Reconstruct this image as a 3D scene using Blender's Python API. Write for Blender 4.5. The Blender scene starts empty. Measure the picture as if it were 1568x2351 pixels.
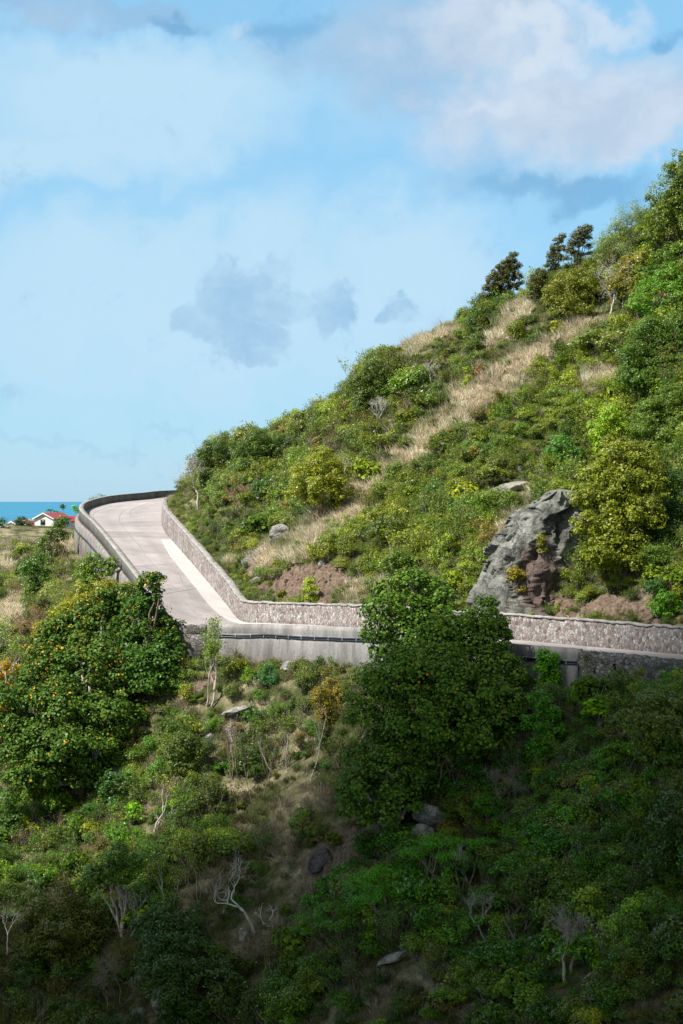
import bpy, math, random
import numpy as np
from mathutils import Vector

# ------------------------------------------------------------------ camera, sky, sun, exposure
scene = bpy.context.scene
FPX = 4000.0                       # focal length in units of a 1568 x 2351 picture
PITCH = math.atan(39.5 / FPX)
cam_d = bpy.data.cameras.new("camera")
cam = bpy.data.objects.new("camera", cam_d)
scene.collection.objects.link(cam)
cam.location = (0, 0, 0)
cam.rotation_euler = (math.pi / 2 - PITCH, 0, 0)
cam_d.sensor_fit = 'VERTICAL'
cam_d.sensor_height = 36
cam_d.lens = 36 * FPX / 2351
cam_d.clip_start = 0.5
cam_d.clip_end = 120000
scene.camera = cam

USE_CLOUD = True
SUN = Vector((-0.60, -0.22, 0.77)).normalized()
world = bpy.data.worlds.new("World")
scene.world = world
world.use_nodes = True


def N(nt, t, **kw):
    n = nt.nodes.new(t)
    for k, v in kw.items():
        if k.startswith('i_'):
            n.inputs[k[2:].replace('_', ' ')].default_value = v
        else:
            setattr(n, k, v)
    return n


def build_sky():
    nt = world.node_tree
    nt.nodes.clear()
    L = nt.links.new
    out = N(nt, 'ShaderNodeOutputWorld')
    bg = N(nt, 'ShaderNodeBackground')
    bg.inputs['Strength'].default_value = 0.11
    L(bg.outputs[0], out.inputs[0])
    sky = N(nt, 'ShaderNodeTexSky', sky_type='NISHITA', sun_disc=False)
    sky.sun_elevation = math.asin(SUN.z)
    sky.sun_rotation = math.atan2(SUN.x, SUN.y)
    sky.altitude = 300
    sky.air_density = 1.1
    sky.dust_density = 0.3
    sky.ozone_density = 2.2
    tc = N(nt, 'ShaderNodeTexCoord')
    G = tc.outputs['Generated']

    def math_(op, a, b=None, clamp=False):
        m = N(nt, 'ShaderNodeMath', operation=op, use_clamp=clamp)
        for i, v in enumerate((a, b)):
            if v is None:
                continue
            if isinstance(v, (int, float)):
                m.inputs[i].default_value = v
            else:
                L(v, m.inputs[i])
        return m.outputs[0]

    def noise(scale, stretch=(1, 1, 1), detail=6, rough=0.55, off=(0, 0, 0), dist=0.0, src=None):
        mp = N(nt, 'ShaderNodeMapping')
        mp.inputs['Scale'].default_value = stretch
        mp.inputs['Location'].default_value = off
        L(src or G, mp.inputs[0])
        n = N(nt, 'ShaderNodeTexNoise')
        n.inputs['Scale'].default_value = scale
        n.inputs['Detail'].default_value = detail
        n.inputs['Roughness'].default_value = rough
        n.inputs['Distortion'].default_value = dist
        L(mp.outputs[0], n.inputs['Vector'])
        return n.outputs['Fac']

    def ramp(v, a, b):
        m = N(nt, 'ShaderNodeMapRange', interpolation_type='SMOOTHSTEP')
        m.inputs['From Min'].default_value = a
        m.inputs['From Max'].default_value = b
        L(v, m.inputs['Value'])
        return m.outputs[0]

    # a warped direction, so that cloud banks get torn edges
    wn = N(nt, 'ShaderNodeTexNoise')
    wn.inputs['Scale'].default_value = 14
    wn.inputs['Detail'].default_value = 5
    L(G, wn.inputs['Vector'])
    sub = N(nt, 'ShaderNodeVectorMath', operation='SUBTRACT')
    L(wn.outputs['Color'], sub.inputs[0])
    sub.inputs[1].default_value = (.5, .5, .5)
    wn2 = N(nt, 'ShaderNodeTexNoise')
    wn2.inputs['Scale'].default_value = 60
    wn2.inputs['Detail'].default_value = 6
    L(G, wn2.inputs['Vector'])
    sub2 = N(nt, 'ShaderNodeVectorMath', operation='SUBTRACT')
    L(wn2.outputs['Color'], sub2.inputs[0])
    sub2.inputs[1].default_value = (.5, .5, .5)

    def warped(a, b):
        s1 = N(nt, 'ShaderNodeVectorMath', operation='SCALE')
        L(sub.outputs[0], s1.inputs[0]); s1.inputs['Scale'].default_value = a
        s2 = N(nt, 'ShaderNodeVectorMath', operation='SCALE')
        L(sub2.outputs[0], s2.inputs[0]); s2.inputs['Scale'].default_value = b
        ad = N(nt, 'ShaderNodeVectorMath', operation='ADD')
        L(G, ad.inputs[0]); L(s1.outputs[0], ad.inputs[1])
        ad2 = N(nt, 'ShaderNodeVectorMath', operation='ADD')
        L(ad.outputs[0], ad2.inputs[0]); L(s2.outputs[0], ad2.inputs[1])
        return ad2.outputs[0]
    W1 = warped(.11, .03)
    W2 = warped(.03, .035)

    def blob(px, py, rx, ry, soft=1.0, src=None):
        """bank of cloud round a compass direction"""
        d = Vector(((px - 784) / FPX, 1, (1136 - py) / FPX)).normalized()
        mp = N(nt, 'ShaderNodeMapping', vector_type='POINT')
        sx, sz = FPX / rx, FPX / ry
        mp.inputs['Scale'].default_value = (sx, 4.0, sz)
        mp.inputs['Location'].default_value = (-d.x * sx, -d.y * 4.0, -d.z * sz)
        L(src or W1, mp.inputs[0])
        ln = N(nt, 'ShaderNodeVectorMath', operation='LENGTH')
        L(mp.outputs[0], ln.inputs[0])
        return ramp(ln.outputs['Value'], 1.0, 1.0 - soft)

    def add(*v):
        r = v[0]
        for x in v[1:]:
            r = math_('ADD', r, x)
        return r

    def mul(a, b):
        return math_('MULTIPLY', a, b)
    def mx(*v):
        r = v[0]
        for x in v[1:]:
            r = math_('MAXIMUM', r, x)
        return r

    def bank(field, nz, amount, lo, hi):
        """cloud bank with torn edges: a smooth field broken up by noise"""
        return ramp(add(field, mul(math_('SUBTRACT', nz, .5), amount)), lo, hi)
    nA = noise(7, (1, 1, 3), 7, .6, (3, 0, 1), .3)
    nB = noise(15, (1, 1, 1.5), 8, .62, (1, 4, 0), .3)
    nC = noise(38, (1, 1, 1.1), 8, .64, (2, 1, 6), .2)
    veil = mx(blob(420, 690, 900, 330, .8), blob(330, 220, 760, 230, 1), blob(930, 640, 330, 290, .8), mul(blob(120, 330, 500, 160, .9), .9))
    veil = bank(veil, nA, .45, -.15, 1.0)
    gap = add(mul(blob(560, 385, 420, 50, 1), .35), mul(blob(230, 470, 420, 46, 1), .3), mul(blob(150, 1100, 1000, 170, .8), .95))
    veil = math_('MULTIPLY', veil, math_('SUBTRACT', 1.0, gap, True), True)
    blue = bank(mx(blob(1330, 470, 300, 70, .9), mul(blob(640, 60, 120, 80, .9), .8), mul(blob(380, 40, 130, 45, .9), 1.0), mul(blob(1530, 110, 90, 70, .9), 1.0)), nB, .7, .1, 1.0)
    topd = bank(mx(blob(900, 110, 420, 190, .9), blob(180, 10, 380, 75, .7), mul(blob(1180, 440, 260, 120, .9), .7)), nB, .9, .1, 1.05)
    gry = bank(mx(blob(1290, 270, 520, 210, .9), blob(1150, 120, 400, 160, 1), blob(1500, 330, 300, 120, .8)), nB, .9, .05, .95)
    wht = bank(mx(blob(1400, 50, 200, 90, .9), blob(1250, 130, 230, 80, .9), mul(blob(1120, 260, 120, 50, .9), .8), mul(blob(560, 60, 90, 70, .9), .6)), nC, 1.0, .15, 1.2)
    puf = bank(mx(blob(555, 655, 150, 105, .9, W2), blob(490, 715, 130, 80, .9, W2), blob(575, 775, 115, 85, .9, W2), blob(760, 715, 100, 100, .9, W2), mul(blob(660, 700, 120, 65, .9, W2), .8), mul(blob(925, 712, 80, 45, .9, W2), .8)), nC, 1.7, .12, .55)
    puf = mul(puf, ramp(noise(26, (1, 1, 1), 6, .6, (6, 1, 3)), .25, .58))
    low = bank(mx(blob(150, 1005, 330, 26, .9), blob(400, 990, 130, 18, .9)), noise(24, (1, 1, 2.5), 7, .6, (7, 1, 6)), .25, .0, 1.2)

    def mixc(fac, a, b):
        m = N(nt, 'ShaderNodeMix', data_type='RGBA')
        if isinstance(fac, (int, float)):
            m.inputs[0].default_value = fac
        else:
            L(fac, m.inputs[0])
        for i, v in ((6, a), (7, b)):
            if isinstance(v, tuple):
                m.inputs[i].default_value = v
            else:
                L(v, m.inputs[i])
        return m.outputs[2]
    c = mixc(0.75, sky.outputs[0], CLEAR_TINT)
    c = mixc(mul(veil, .92), c, CLOUD_WHITE)
    tx = ramp(noise(20, (1, 1, 1.4), 7, .6, (9, 3, 2), .3), .35, .68)
    c = mixc(mul(topd, .72), c, mixc(mul(tx, .6), DARK_SHADE, CLOUD_SHADE))
    c = mixc(mul(gry, .92), c, mixc(mul(tx, .7), CLOUD_SHADE, CLOUD_LIT))
    c = mixc(mul(blue, .55), c, DEEP_BLUE)
    c = mixc(mul(wht, .85), c, CLOUD_LIT)
    c = mixc(mul(puf, .8), c, mixc(mul(tx, .5), PUFF, CLOUD_WHITE))
    c = mixc(mul(low, .22), c, PUFF)
    # broken grey-white cover overhead and behind, out of view, added to neutralise ambient light
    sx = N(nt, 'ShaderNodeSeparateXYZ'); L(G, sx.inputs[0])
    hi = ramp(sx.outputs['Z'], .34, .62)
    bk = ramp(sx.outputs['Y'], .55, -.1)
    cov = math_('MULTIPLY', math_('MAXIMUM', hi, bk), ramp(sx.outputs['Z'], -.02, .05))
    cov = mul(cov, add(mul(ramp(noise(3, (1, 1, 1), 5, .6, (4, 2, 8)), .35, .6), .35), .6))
    c = mixc(cov, c, OVERHEAD_FILL)
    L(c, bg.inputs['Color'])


# cloud and clear-sky radiance in the sky texture's own units (x 0.11)
K = 1 / 0.11
EX = 2 ** .75                       # the picture's exposure
def rad(r, g, b):
    """cloud radiance given as the display colour it should come out at"""
    f = lambda v: ((v / 255 + .055) / 1.055) ** 2.4 / EX * K
    return (f(r), f(g), f(b), 1)


CLOUD_WHITE = rad(193, 227, 248)
CLOUD_SHADE = rad(190, 209, 230)
CLOUD_LIT = rad(216, 229, 244)
DARK_SHADE = rad(150, 190, 224)
DEEP_BLUE = rad(100, 165, 212)
CLEAR_TINT = rad(138, 204, 243)
PUFF = rad(150, 192, 228)
OVERHEAD_FILL = (.20 * K, .205 * K, .19 * K, 1)
build_sky()

sun_d = bpy.data.lights.new("sun", 'SUN')
sun_d.energy = 5.0
sun_d.angle = math.radians(0.53)
sun_d.color = (1.0, 0.95, 0.87)
sun = bpy.data.objects.new("sun", sun_d)
sun.rotation_euler = SUN.to_track_quat('Z', 'Y').to_euler()
sun.location = SUN * 300
scene.collection.objects.link(sun)

scene.view_settings.view_transform = 'Standard'
scene.view_settings.look = 'None'
scene.view_settings.gamma = 1
scene.view_settings.use_curve_mapping = False
scene.view_settings.exposure = 0.75
scene.render.engine = 'CYCLES'
scene.cycles.max_bounces = 5
scene.cycles.diffuse_bounces = 2
scene.cycles.glossy_bounces = 2
scene.cycles.transmission_bounces = 3
scene.cycles.transparent_max_bounces = 4
scene.cycles.use_denoising = True

# ------------------------------------------------------------------ small helpers
CP, SP = math.cos(PITCH), math.sin(PITCH)


def W(px, py, D):
    """world point on the sight line through (px, py) at distance D"""
    a = (px - 784) / FPX
    b = (1175.5 - py) / FPX
    dy = CP + b * SP
    return (a / dy * D, D, (-SP + b * CP) / dy * D)


def project(x, y, z):
    d = y * CP - z * SP
    u = y * SP + z * CP
    return 784 + FPX * x / d, 1175.5 - FPX * u / d


def smooth(t):
    t = np.clip(t, 0, 1)
    return t * t * (3 - 2 * t)


def hash2(ix, iy, seed):
    n = (ix.astype(np.int64) * 374761393 + iy.astype(np.int64) * 668265263 + seed * 974711) & 0x7fffffff
    n = ((n ^ (n >> 13)) * 1274126177) & 0x7fffffff
    return ((n ^ (n >> 16)) & 0xffff) / 65535.0


def vnoise(x, y, seed=0):
    ix, iy = np.floor(x), np.floor(y)
    fx, fy = x - ix, y - iy
    fx, fy = fx * fx * (3 - 2 * fx), fy * fy * (3 - 2 * fy)
    a, b = hash2(ix, iy, seed), hash2(ix + 1, iy, seed)
    c, d = hash2(ix, iy + 1, seed), hash2(ix + 1, iy + 1, seed)
    return (a + (b - a) * fx) * (1 - fy) + (c + (d - c) * fx) * fy - .5


def fbm(x, y, scale, octaves=4, seed=0, gain=.5):
    r, a, f = 0, 1.0, 1.0 / scale
    for o in range(octaves):
        r = r + a * vnoise(x * f + 17.3 * o, y * f - 9.1 * o, seed + o)
        a *= gain
        f *= 2.03
    return r


def fbm3(p, scale, octaves=3, seed=0):
    return (fbm(p[:, 0] + .37 * p[:, 2], p[:, 1] - .71 * p[:, 2], scale, octaves, seed) + fbm(p[:, 1] + 5.1, p[:, 2] + .43 * p[:, 0], scale, octaves, seed + 7)
            + fbm(p[:, 2] - 3.3, p[:, 0] + .29 * p[:, 1], scale, octaves, seed + 13)) / 1.6


COL = scene.collection


def mesh_np(name, verts, faces_list, smooth_=False):
    """faces_list: list of (n,k) int arrays"""
    me = bpy.data.meshes.new(name)
    verts = np.asarray(verts, dtype=np.float32)
    me.vertices.add(len(verts))
    me.vertices.foreach_set('co', verts.ravel())
    faces_list = [np.asarray(f, dtype=np.int32) for f in faces_list if len(f)]
    tot = sum(f.size for f in faces_list)
    npol = sum(len(f) for f in faces_list)
    me.loops.add(tot)
    me.loops.foreach_set('vertex_index', np.concatenate([f.ravel() for f in faces_list]))
    me.polygons.add(npol)
    sizes = np.concatenate([np.full(len(f), f.shape[1], dtype=np.int32) for f in faces_list])
    starts = np.concatenate([[0], np.cumsum(sizes)[:-1]]).astype(np.int32)
    me.polygons.foreach_set('loop_start', starts)
    if smooth_:
        me.polygons.foreach_set('use_smooth', np.ones(npol, dtype=bool))
    me.update(calc_edges=True)
    return me


def fattr(me, name, vals, domain='POINT', typ='FLOAT'):
    a = me.attributes.new(name, typ, domain)
    v = np.asarray(vals, dtype=np.float32).ravel()
    if typ == 'FLOAT':
        a.data.foreach_set('value', v)
    elif typ == 'FLOAT_VECTOR':
        a.data.foreach_set('vector', v)
    elif typ == 'FLOAT_COLOR':
        a.data.foreach_set('color', v)


def link(name, me, mats=(), parent=None, loc=None):
    o = bpy.data.objects.new(name, me)
    COL.objects.link(o)
    if me is not None:
        for m in (mats if isinstance(mats, (list, tuple)) else [mats]):
            if len(me.materials) < (len(mats) if isinstance(mats, (list, tuple)) else 1):
                me.materials.append(m)
    if parent is not None:
        o.parent = parent
    if loc is not None:
        o.location = loc
    return o


def tag(o, label=None, cat=None, group=None, kind=None, tint=None):
    if label: o['label'] = label
    if cat: o['category'] = cat
    if group: o['group'] = group
    if kind: o['kind'] = kind
    if tint is not None: o['tint'] = [float(c) for c in tint]
    return o


def empty(name, loc, label, cat, group=None):
    o = bpy.data.objects.new(name, None)
    COL.objects.link(o)
    o.location = loc
    o.empty_display_size = .3
    return tag(o, label, cat, group)


# ------------------------------------------------------------------ materials
def new_mat(name):
    m = bpy.data.materials.new(name)
    m.use_nodes = True
    nt = m.node_tree
    nt.nodes.clear()
    out = N(nt, 'ShaderNodeOutputMaterial')
    return m, nt, out


def tex_noise(nt, scale, detail=5, rough=.55, coord='Object', stretch=(1, 1, 1), dist=0):
    tc = N(nt, 'ShaderNodeTexCoord')
    mp = N(nt, 'ShaderNodeMapping')
    mp.inputs['Scale'].default_value = stretch
    nt.links.new(tc.outputs[coord], mp.inputs[0])
    n = N(nt, 'ShaderNodeTexNoise')
    n.inputs['Scale'].default_value = scale
    n.inputs['Detail'].default_value = detail
    n.inputs['Roughness'].default_value = rough
    n.inputs['Distortion'].default_value = dist
    nt.links.new(mp.outputs[0], n.inputs['Vector'])
    return n


def cramp(nt, fac, stops):
    r = N(nt, 'ShaderNodeValToRGB')
    e = r.color_ramp.elements
    while len(e) < len(stops):
        e.new(.5)
    for el, (p, c) in zip(e, stops):
        el.position = p
        el.color = (c[0], c[1], c[2], 1) if not isinstance(c, (int, float)) else (c, c, c, 1)
    nt.links.new(fac, r.inputs[0])
    return r.outputs[0]


def cmix(nt, fac, a, b, mode='MIX'):
    m = N(nt, 'ShaderNodeMix', data_type='RGBA', blend_type=mode)
    for i, v in ((0, fac), (6, a), (7, b)):
        if isinstance(v, (int, float)):
            m.inputs[i].default_value = v
        elif isinstance(v, tuple):
            m.inputs[i].default_value = (*v, 1) if len(v) == 3 else v
        else:
            nt.links.new(v, m.inputs[i])
    return m.outputs[2]


def pbsdf(nt, out, color, rough=.8, bump=None, bstr=.4, bdist=.05, spec=.3):
    b = N(nt, 'ShaderNodeBsdfPrincipled')
    if isinstance(color, tuple):
        b.inputs['Base Color'].default_value = (*color, 1)
    else:
        nt.links.new(color, b.inputs['Base Color'])
    b.inputs['Roughness'].default_value = rough
    b.inputs['Specular IOR Level'].default_value = spec
    if bump is not None:
        bp = N(nt, 'ShaderNodeBump')
        bp.inputs['Strength'].default_value = bstr
        bp.inputs['Distance'].default_value = bdist
        nt.links.new(bump, bp.inputs['Height'])
        nt.links.new(bp.outputs[0], b.inputs['Normal'])
    nt.links.new(b.outputs[0], out.inputs[0])
    return b


def leaf_mat(name, spot=None, gloss=.10, fallback=(.05, .09, .02), spread=1.0, trans=.36):
    """foliage: colour from the plant's own 'tint', each leaf a little different; spot=(share, colour)"""
    m, nt, out = new_mat(name)
    L = nt.links.new
    at = N(nt, 'ShaderNodeAttribute', attribute_type='INSTANCER', attribute_name='tint')
    gain = LEAF_GAIN
    lv = N(nt, 'ShaderNodeAttribute', attribute_type='GEOMETRY', attribute_name='lv')
    base = cmix(nt, 1.0, at.outputs['Color'], gain, 'MULTIPLY') if name != 'grass_blades' else at.outputs['Color']
    hs = N(nt, 'ShaderNodeHueSaturation')
    mr = N(nt, 'ShaderNodeMapRange')
    mr.inputs['To Min'].default_value = 1 - .5 * spread
    mr.inputs['To Max'].default_value = 1 + .8 * spread
    L(lv.outputs['Fac'], mr.inputs[0])
    L(mr.outputs[0], hs.inputs['Value'])
    mh = N(nt, 'ShaderNodeMapRange')
    mh.inputs['To Min'].default_value = .525
    mh.inputs['To Max'].default_value = .475
    L(lv.outputs['Fac'], mh.inputs[0])
    L(mh.outputs[0], hs.inputs['Hue'])
    L(base, hs.inputs['Color'])
    col = hs.outputs[0]
    if spot:
        sv = N(nt, 'ShaderNodeAttribute', attribute_type='GEOMETRY', attribute_name='sp')
        gt = N(nt, 'ShaderNodeMath', operation='LESS_THAN')
        L(sv.outputs['Fac'], gt.inputs[0])
        gt.inputs[1].default_value = spot[0]
        col = cmix(nt, gt.outputs[0], col, spot[1])
    df = N(nt, 'ShaderNodeBsdfDiffuse')
    L(col, df.inputs['Color'])
    tr = N(nt, 'ShaderNodeBsdfTranslucent')
    c2 = cmix(nt, .35, col, (.35, .55, .05), 'MULTIPLY')
    c3 = cmix(nt, 1.0, col, (1.25, 1.35, .5) if name != 'grass_blades' else (.95, .93, .85), 'MULTIPLY')
    L(c3, tr.inputs['Color'])
    mx = N(nt, 'ShaderNodeMixShader')
    mx.inputs[0].default_value = trans
    L(df.outputs[0], mx.inputs[1]); L(tr.outputs[0], mx.inputs[2])
    gl = N(nt, 'ShaderNodeBsdfGlossy')
    gl.inputs['Roughness'].default_value = .38
    gl.inputs['Color'].default_value = (1, 1, 1, 1)
    fr = N(nt, 'ShaderNodeFresnel')
    fr.inputs[0].default_value = 1.35
    fm = N(nt, 'ShaderNodeMath', operation='MULTIPLY')
    fm.inputs[1].default_value = gloss
    L(fr.outputs[0], fm.inputs[0])
    m2 = N(nt, 'ShaderNodeMixShader')
    L(fm.outputs[0], m2.inputs[0])
    L(mx.outputs[0], m2.inputs[1]); L(gl.outputs[0], m2.inputs[2])
    L(m2.outputs[0], out.inputs[0])
    return m


LEAF_GAIN = (2.15, 2.05, 1.0)
M = {}
M['leaf'] = leaf_mat('foliage')
M['leaf_big'] = leaf_mat('broad_leaf_foliage', spot=(.004, (.62, .22, .02)), gloss=.30, spread=.9, trans=.22)
M['leaf_orange'] = leaf_mat('broad_leaf_with_orange', spot=(.028, (.72, .34, .03)), gloss=.30, spread=.9, trans=.22)
M['leaf_blossom'] = leaf_mat('yellowish_blossoming_foliage', spot=(.13, (.74, .40, .05)), gloss=.2, spread=.9, trans=.3)
M['grass'] = leaf_mat('grass_blades', gloss=.04, spread=.6, trans=.35)


def bark(name, stops, scale=6):
    m, nt, out = new_mat(name)
    n = tex_noise(nt, scale, 5, .65, stretch=(1, 1, .35))
    c = cramp(nt, n.outputs['Fac'], stops)
    pbsdf(nt, out, c, .85, n.outputs['Fac'], .5, .03, .2)
    return m


M['bark_pale'] = bark('pale_bark', [(.25, (.16, .12, .10)), (.5, (.36, .31, .28)), (.72, (.55, .51, .47))])
M['bark_white'] = bark('bleached_bark', [(.25, (.24, .21, .19)), (.5, (.50, .46, .43)), (.72, (.68, .65, .60))])
M['bark_brown'] = bark('brown_bark', [(.3, (.07, .05, .04)), (.55, (.17, .125, .10)), (.75, (.27, .21, .17))])
M['bark_pink'] = bark('pinkish_bark', [(.3, (.18, .09, .06)), (.55, (.38, .22, .17)), (.75, (.52, .38, .32))])
M['twig'] = bark('grey_twig', [(.3, (.12, .10, .08)), (.6, (.26, .22, .18)), (.8, (.36, .32, .27))])
M['twig_pink'] = bark('pink_twig', [(.3, (.2, .12, .09)), (.6, (.40, .27, .22)), (.8, (.5, .37, .31))])
M['twig_red'] = bark('red_brown_twig', [(.3, (.09, .05, .035)), (.6, (.19, .11, .08)), (.8, (.28, .18, .14))])

# rock
def rock_mat(name, stops, brown=None, sc=1.2):
    m, nt, out = new_mat(name)
    n = tex_noise(nt, sc, 9, .68)
    c = cramp(nt, n.outputs['Fac'], stops)
    if brown:
        n2 = tex_noise(nt, .45, 5, .6, stretch=(1, 1, .45))
        at = N(nt, 'ShaderNodeAttribute', attribute_type='GEOMETRY', attribute_name='brown')
        ad = N(nt, 'ShaderNodeMath', operation='ADD')
        nt.links.new(n2.outputs['Fac'], ad.inputs[0]); nt.links.new(at.outputs['Fac'], ad.inputs[1])
        f = cramp(nt, ad.outputs[0], [(.86, (0, 0, 0)), (1.0, (1, 1, 1))])
        f2 = N(nt, 'ShaderNodeMath', operation='MULTIPLY'); f2.inputs[1].default_value = .85
        nt.links.new(f, f2.inputs[0])
        n3 = tex_noise(nt, 2.5, 8, .7)
        c = cmix(nt, f2.outputs[0], c, cramp(nt, n3.outputs['Fac'], [(.3, (brown[0] * .5, brown[1] * .5, brown[2] * .5)), (.7, brown)]))
    v = N(nt, 'ShaderNodeTexVoronoi', feature='DISTANCE_TO_EDGE')
    v.inputs['Scale'].default_value = sc * .9
    tc = N(nt, 'ShaderNodeTexCoord')
    nn = tex_noise(nt, sc * 2, 4, .6)
    va = N(nt, 'ShaderNodeVectorMath', operation='ADD')
    nt.links.new(tc.outputs['Object'], va.inputs[0]); nt.links.new(nn.outputs['Color'], va.inputs[1])
    nt.links.new(va.outputs[0], v.inputs['Vector'])
    cr = cramp(nt, v.outputs['Distance'], [(.0, .35), (.035, 1.0)])
    c = cmix(nt, .6, c, cr, 'MULTIPLY')
    n4 = tex_noise(nt, sc * 5, 8, .7)
    hh = N(nt, 'ShaderNodeMath', operation='ADD')
    nt.links.new(n4.outputs['Fac'], hh.inputs[0]); nt.links.new(cr, hh.inputs[1])
    pbsdf(nt, out, c, .9, hh.outputs[0], .8, .10, .2)
    return m


M['rock'] = rock_mat('weathered_grey_rock', [(.3, (.09, .085, .075)), (.5, (.27, .265, .24)), (.7, (.42, .42, .38))])
M['rock_light'] = rock_mat('light_grey_rock', [(.3, (.10, .095, .085)), (.5, (.27, .255, .235)), (.7, (.40, .38, .35))])
M['rock_outcrop'] = rock_mat('lichened_outcrop_rock', [(.3, (.035, .033, .03)), (.43, (.10, .10, .09)), (.55, (.19, .195, .175)), (.72, (.31, .32, .285))], (.15, .10, .085), 1.0)
M['rock_brown'] = rock_mat('red_brown_rock', [(.3, (.10, .06, .045)), (.5, (.24, .155, .12)), (.72, (.38, .29, .24))], None, 3)
M['rock_dark'] = rock_mat('dark_rock', [(.3, (.03, .028, .026)), (.5, (.085, .08, .075)), (.72, (.17, .16, .15))])


def ground_mat():
    m, nt, out = new_mat('hillside_ground')
    L = nt.links.new
    n1 = tex_noise(nt, .35, 8, .62)
    n2 = tex_noise(nt, 3.5, 8, .7)
    dry = N(nt, 'ShaderNodeAttribute', attribute_type='GEOMETRY', attribute_name='dry')
    dirt = N(nt, 'ShaderNodeAttribute', attribute_type='GEOMETRY', attribute_name='dirt')
    green = cramp(nt, n2.outputs['Fac'], [(.3, (.022, .03, .010)), (.5, (.05, .062, .02)), (.72, (.10, .098, .038))])
    tan = cramp(nt, n2.outputs['Fac'], [(.3, (.20, .16, .09)), (.5, (.38, .32, .21)), (.7, (.54, .47, .34))])
    brown = cramp(nt, n2.outputs['Fac'], [(.28, (.05, .033, .025)), (.46, (.13, .095, .07)), (.60, (.20, .15, .115)), (.75, (.30, .25, .21))])
    a = N(nt, 'ShaderNodeMath', operation='ADD'); L(dry.outputs['Fac'], a.inputs[0])
    s = N(nt, 'ShaderNodeMath', operation='MULTIPLY_ADD'); L(n1.outputs['Fac'], s.inputs[0]); s.inputs[1].default_value = 1.2; s.inputs[2].default_value = -.62
    L(s.outputs[0], a.inputs[1])
    f = cramp(nt, a.outputs[0], [(.25, (0, 0, 0)), (.65, (1, 1, 1))])
    c = cmix(nt, f, green, tan)
    b = N(nt, 'ShaderNodeMath', operation='ADD'); L(dirt.outputs['Fac'], b.inputs[0]); L(s.outputs[0], b.inputs[1])
    f2 = cramp(nt, b.outputs[0], [(.35, (0, 0, 0)), (.6, (1, 1, 1))])
    c = cmix(nt, f2, c, brown)
    pbsdf(nt, out, c, .95, n2.outputs['Fac'], .9, .18, .1)
    return m


def concrete(name, lo, hi, streak=(1, 1, .15), stain=.5, sc=.5, bs=.25):
    m, nt, out = new_mat(name)
    n1 = tex_noise(nt, sc, 8, .65, stretch=streak)
    n2 = tex_noise(nt, 7, 8, .7)
    c = cramp(nt, n1.outputs['Fac'], [(.3, lo), (.62, hi)])
    st = cramp(nt, n2.outputs['Fac'], [(.28, (.55, .53, .5)), (.5, (1, 1, 1))])
    c = cmix(nt, stain, c, st, 'MULTIPLY')
    # hairline cracks and dark lichen runs
    n3 = tex_noise(nt, 1.4, 6, .6, stretch=(1, 1, .5), dist=1.2)
    k = cramp(nt, n3.outputs['Fac'], [(.487, (1, 1, 1)), (.497, (.35, .33, .3)), (.507, (1, 1, 1))])
    c = cmix(nt, stain * .8, c, k, 'MULTIPLY')
    pbsdf(nt, out, c, .85, n2.outputs['Fac'], bs, .02, .25)
    return m


def stone_wall_mat(name, pal, mortar, scale=(3.4, 3.4, 2.9), mw=.06, warp=.35):
    m, nt, out = new_mat(name)
    L = nt.links.new
    tc = N(nt, 'ShaderNodeTexCoord')
    nn = tex_noise(nt, 3.0, 3, .5)
    sb = N(nt, 'ShaderNodeVectorMath', operation='SUBTRACT'); L(nn.outputs['Color'], sb.inputs[0]); sb.inputs[1].default_value = (.5, .5, .5)
    sc_ = N(nt, 'ShaderNodeVectorMath', operation='SCALE'); L(sb.outputs[0], sc_.inputs[0]); sc_.inputs['Scale'].default_value = warp
    va = N(nt, 'ShaderNodeVectorMath', operation='ADD'); L(tc.outputs['Object'], va.inputs[0]); L(sc_.outputs[0], va.inputs[1])
    mp = N(nt, 'ShaderNodeMapping'); mp.inputs['Scale'].default_value = scale; L(va.outputs[0], mp.inputs[0])
    v = N(nt, 'ShaderNodeTexVoronoi', feature='F1'); v.inputs['Scale'].default_value = 1; L(mp.outputs[0], v.inputs['Vector'])
    e = N(nt, 'ShaderNodeTexVoronoi', feature='DISTANCE_TO_EDGE'); e.inputs['Scale'].default_value = 1; L(mp.outputs[0], e.inputs['Vector'])
    sp = N(nt, 'ShaderNodeSeparateColor'); L(v.outputs['Color'], sp.inputs[0])
    c = cramp(nt, sp.outputs[0], pal)
    n2 = tex_noise(nt, 9, 6, .7)
    c = cmix(nt, .55, c, cramp(nt, n2.outputs['Fac'], [(.3, .55), (.65, 1.1)]), 'MULTIPLY')
    fac = cramp(nt, e.outputs['Distance'], [(mw * .5, (0, 0, 0)), (mw * 1.4, (1, 1, 1))])
    c = cmix(nt, fac, mortar, c)
    n3 = tex_noise(nt, .35, 5, .6)
    c = cmix(nt, .55, c, cramp(nt, n3.outputs['Fac'], [(.35, .62), (.6, 1.08)]), 'MULTIPLY')
    hh = N(nt, 'ShaderNodeMath', operation='ADD'); L(fac, hh.inputs[0]); L(n2.outputs['Fac'], hh.inputs[1])
    pbsdf(nt, out, c, .9, hh.outputs[0], .9, .06, .2)
    return m


M['ground'] = ground_mat()
M['conc'] = concrete('pale_concrete', (.20, .19, .175), (.38, .36, .34), (1, 1, .4), .6)
M['conc_side'] = concrete('streaked_concrete', (.10, .092, .085), (.30, .275, .265), (1.6, 1.6, .18), .7, 1.0)
M['conc_dark'] = concrete('mossy_dark_concrete', (.07, .07, .065), (.17, .165, .15), (1.2, 1.2, .2), .8, .9)


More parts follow.
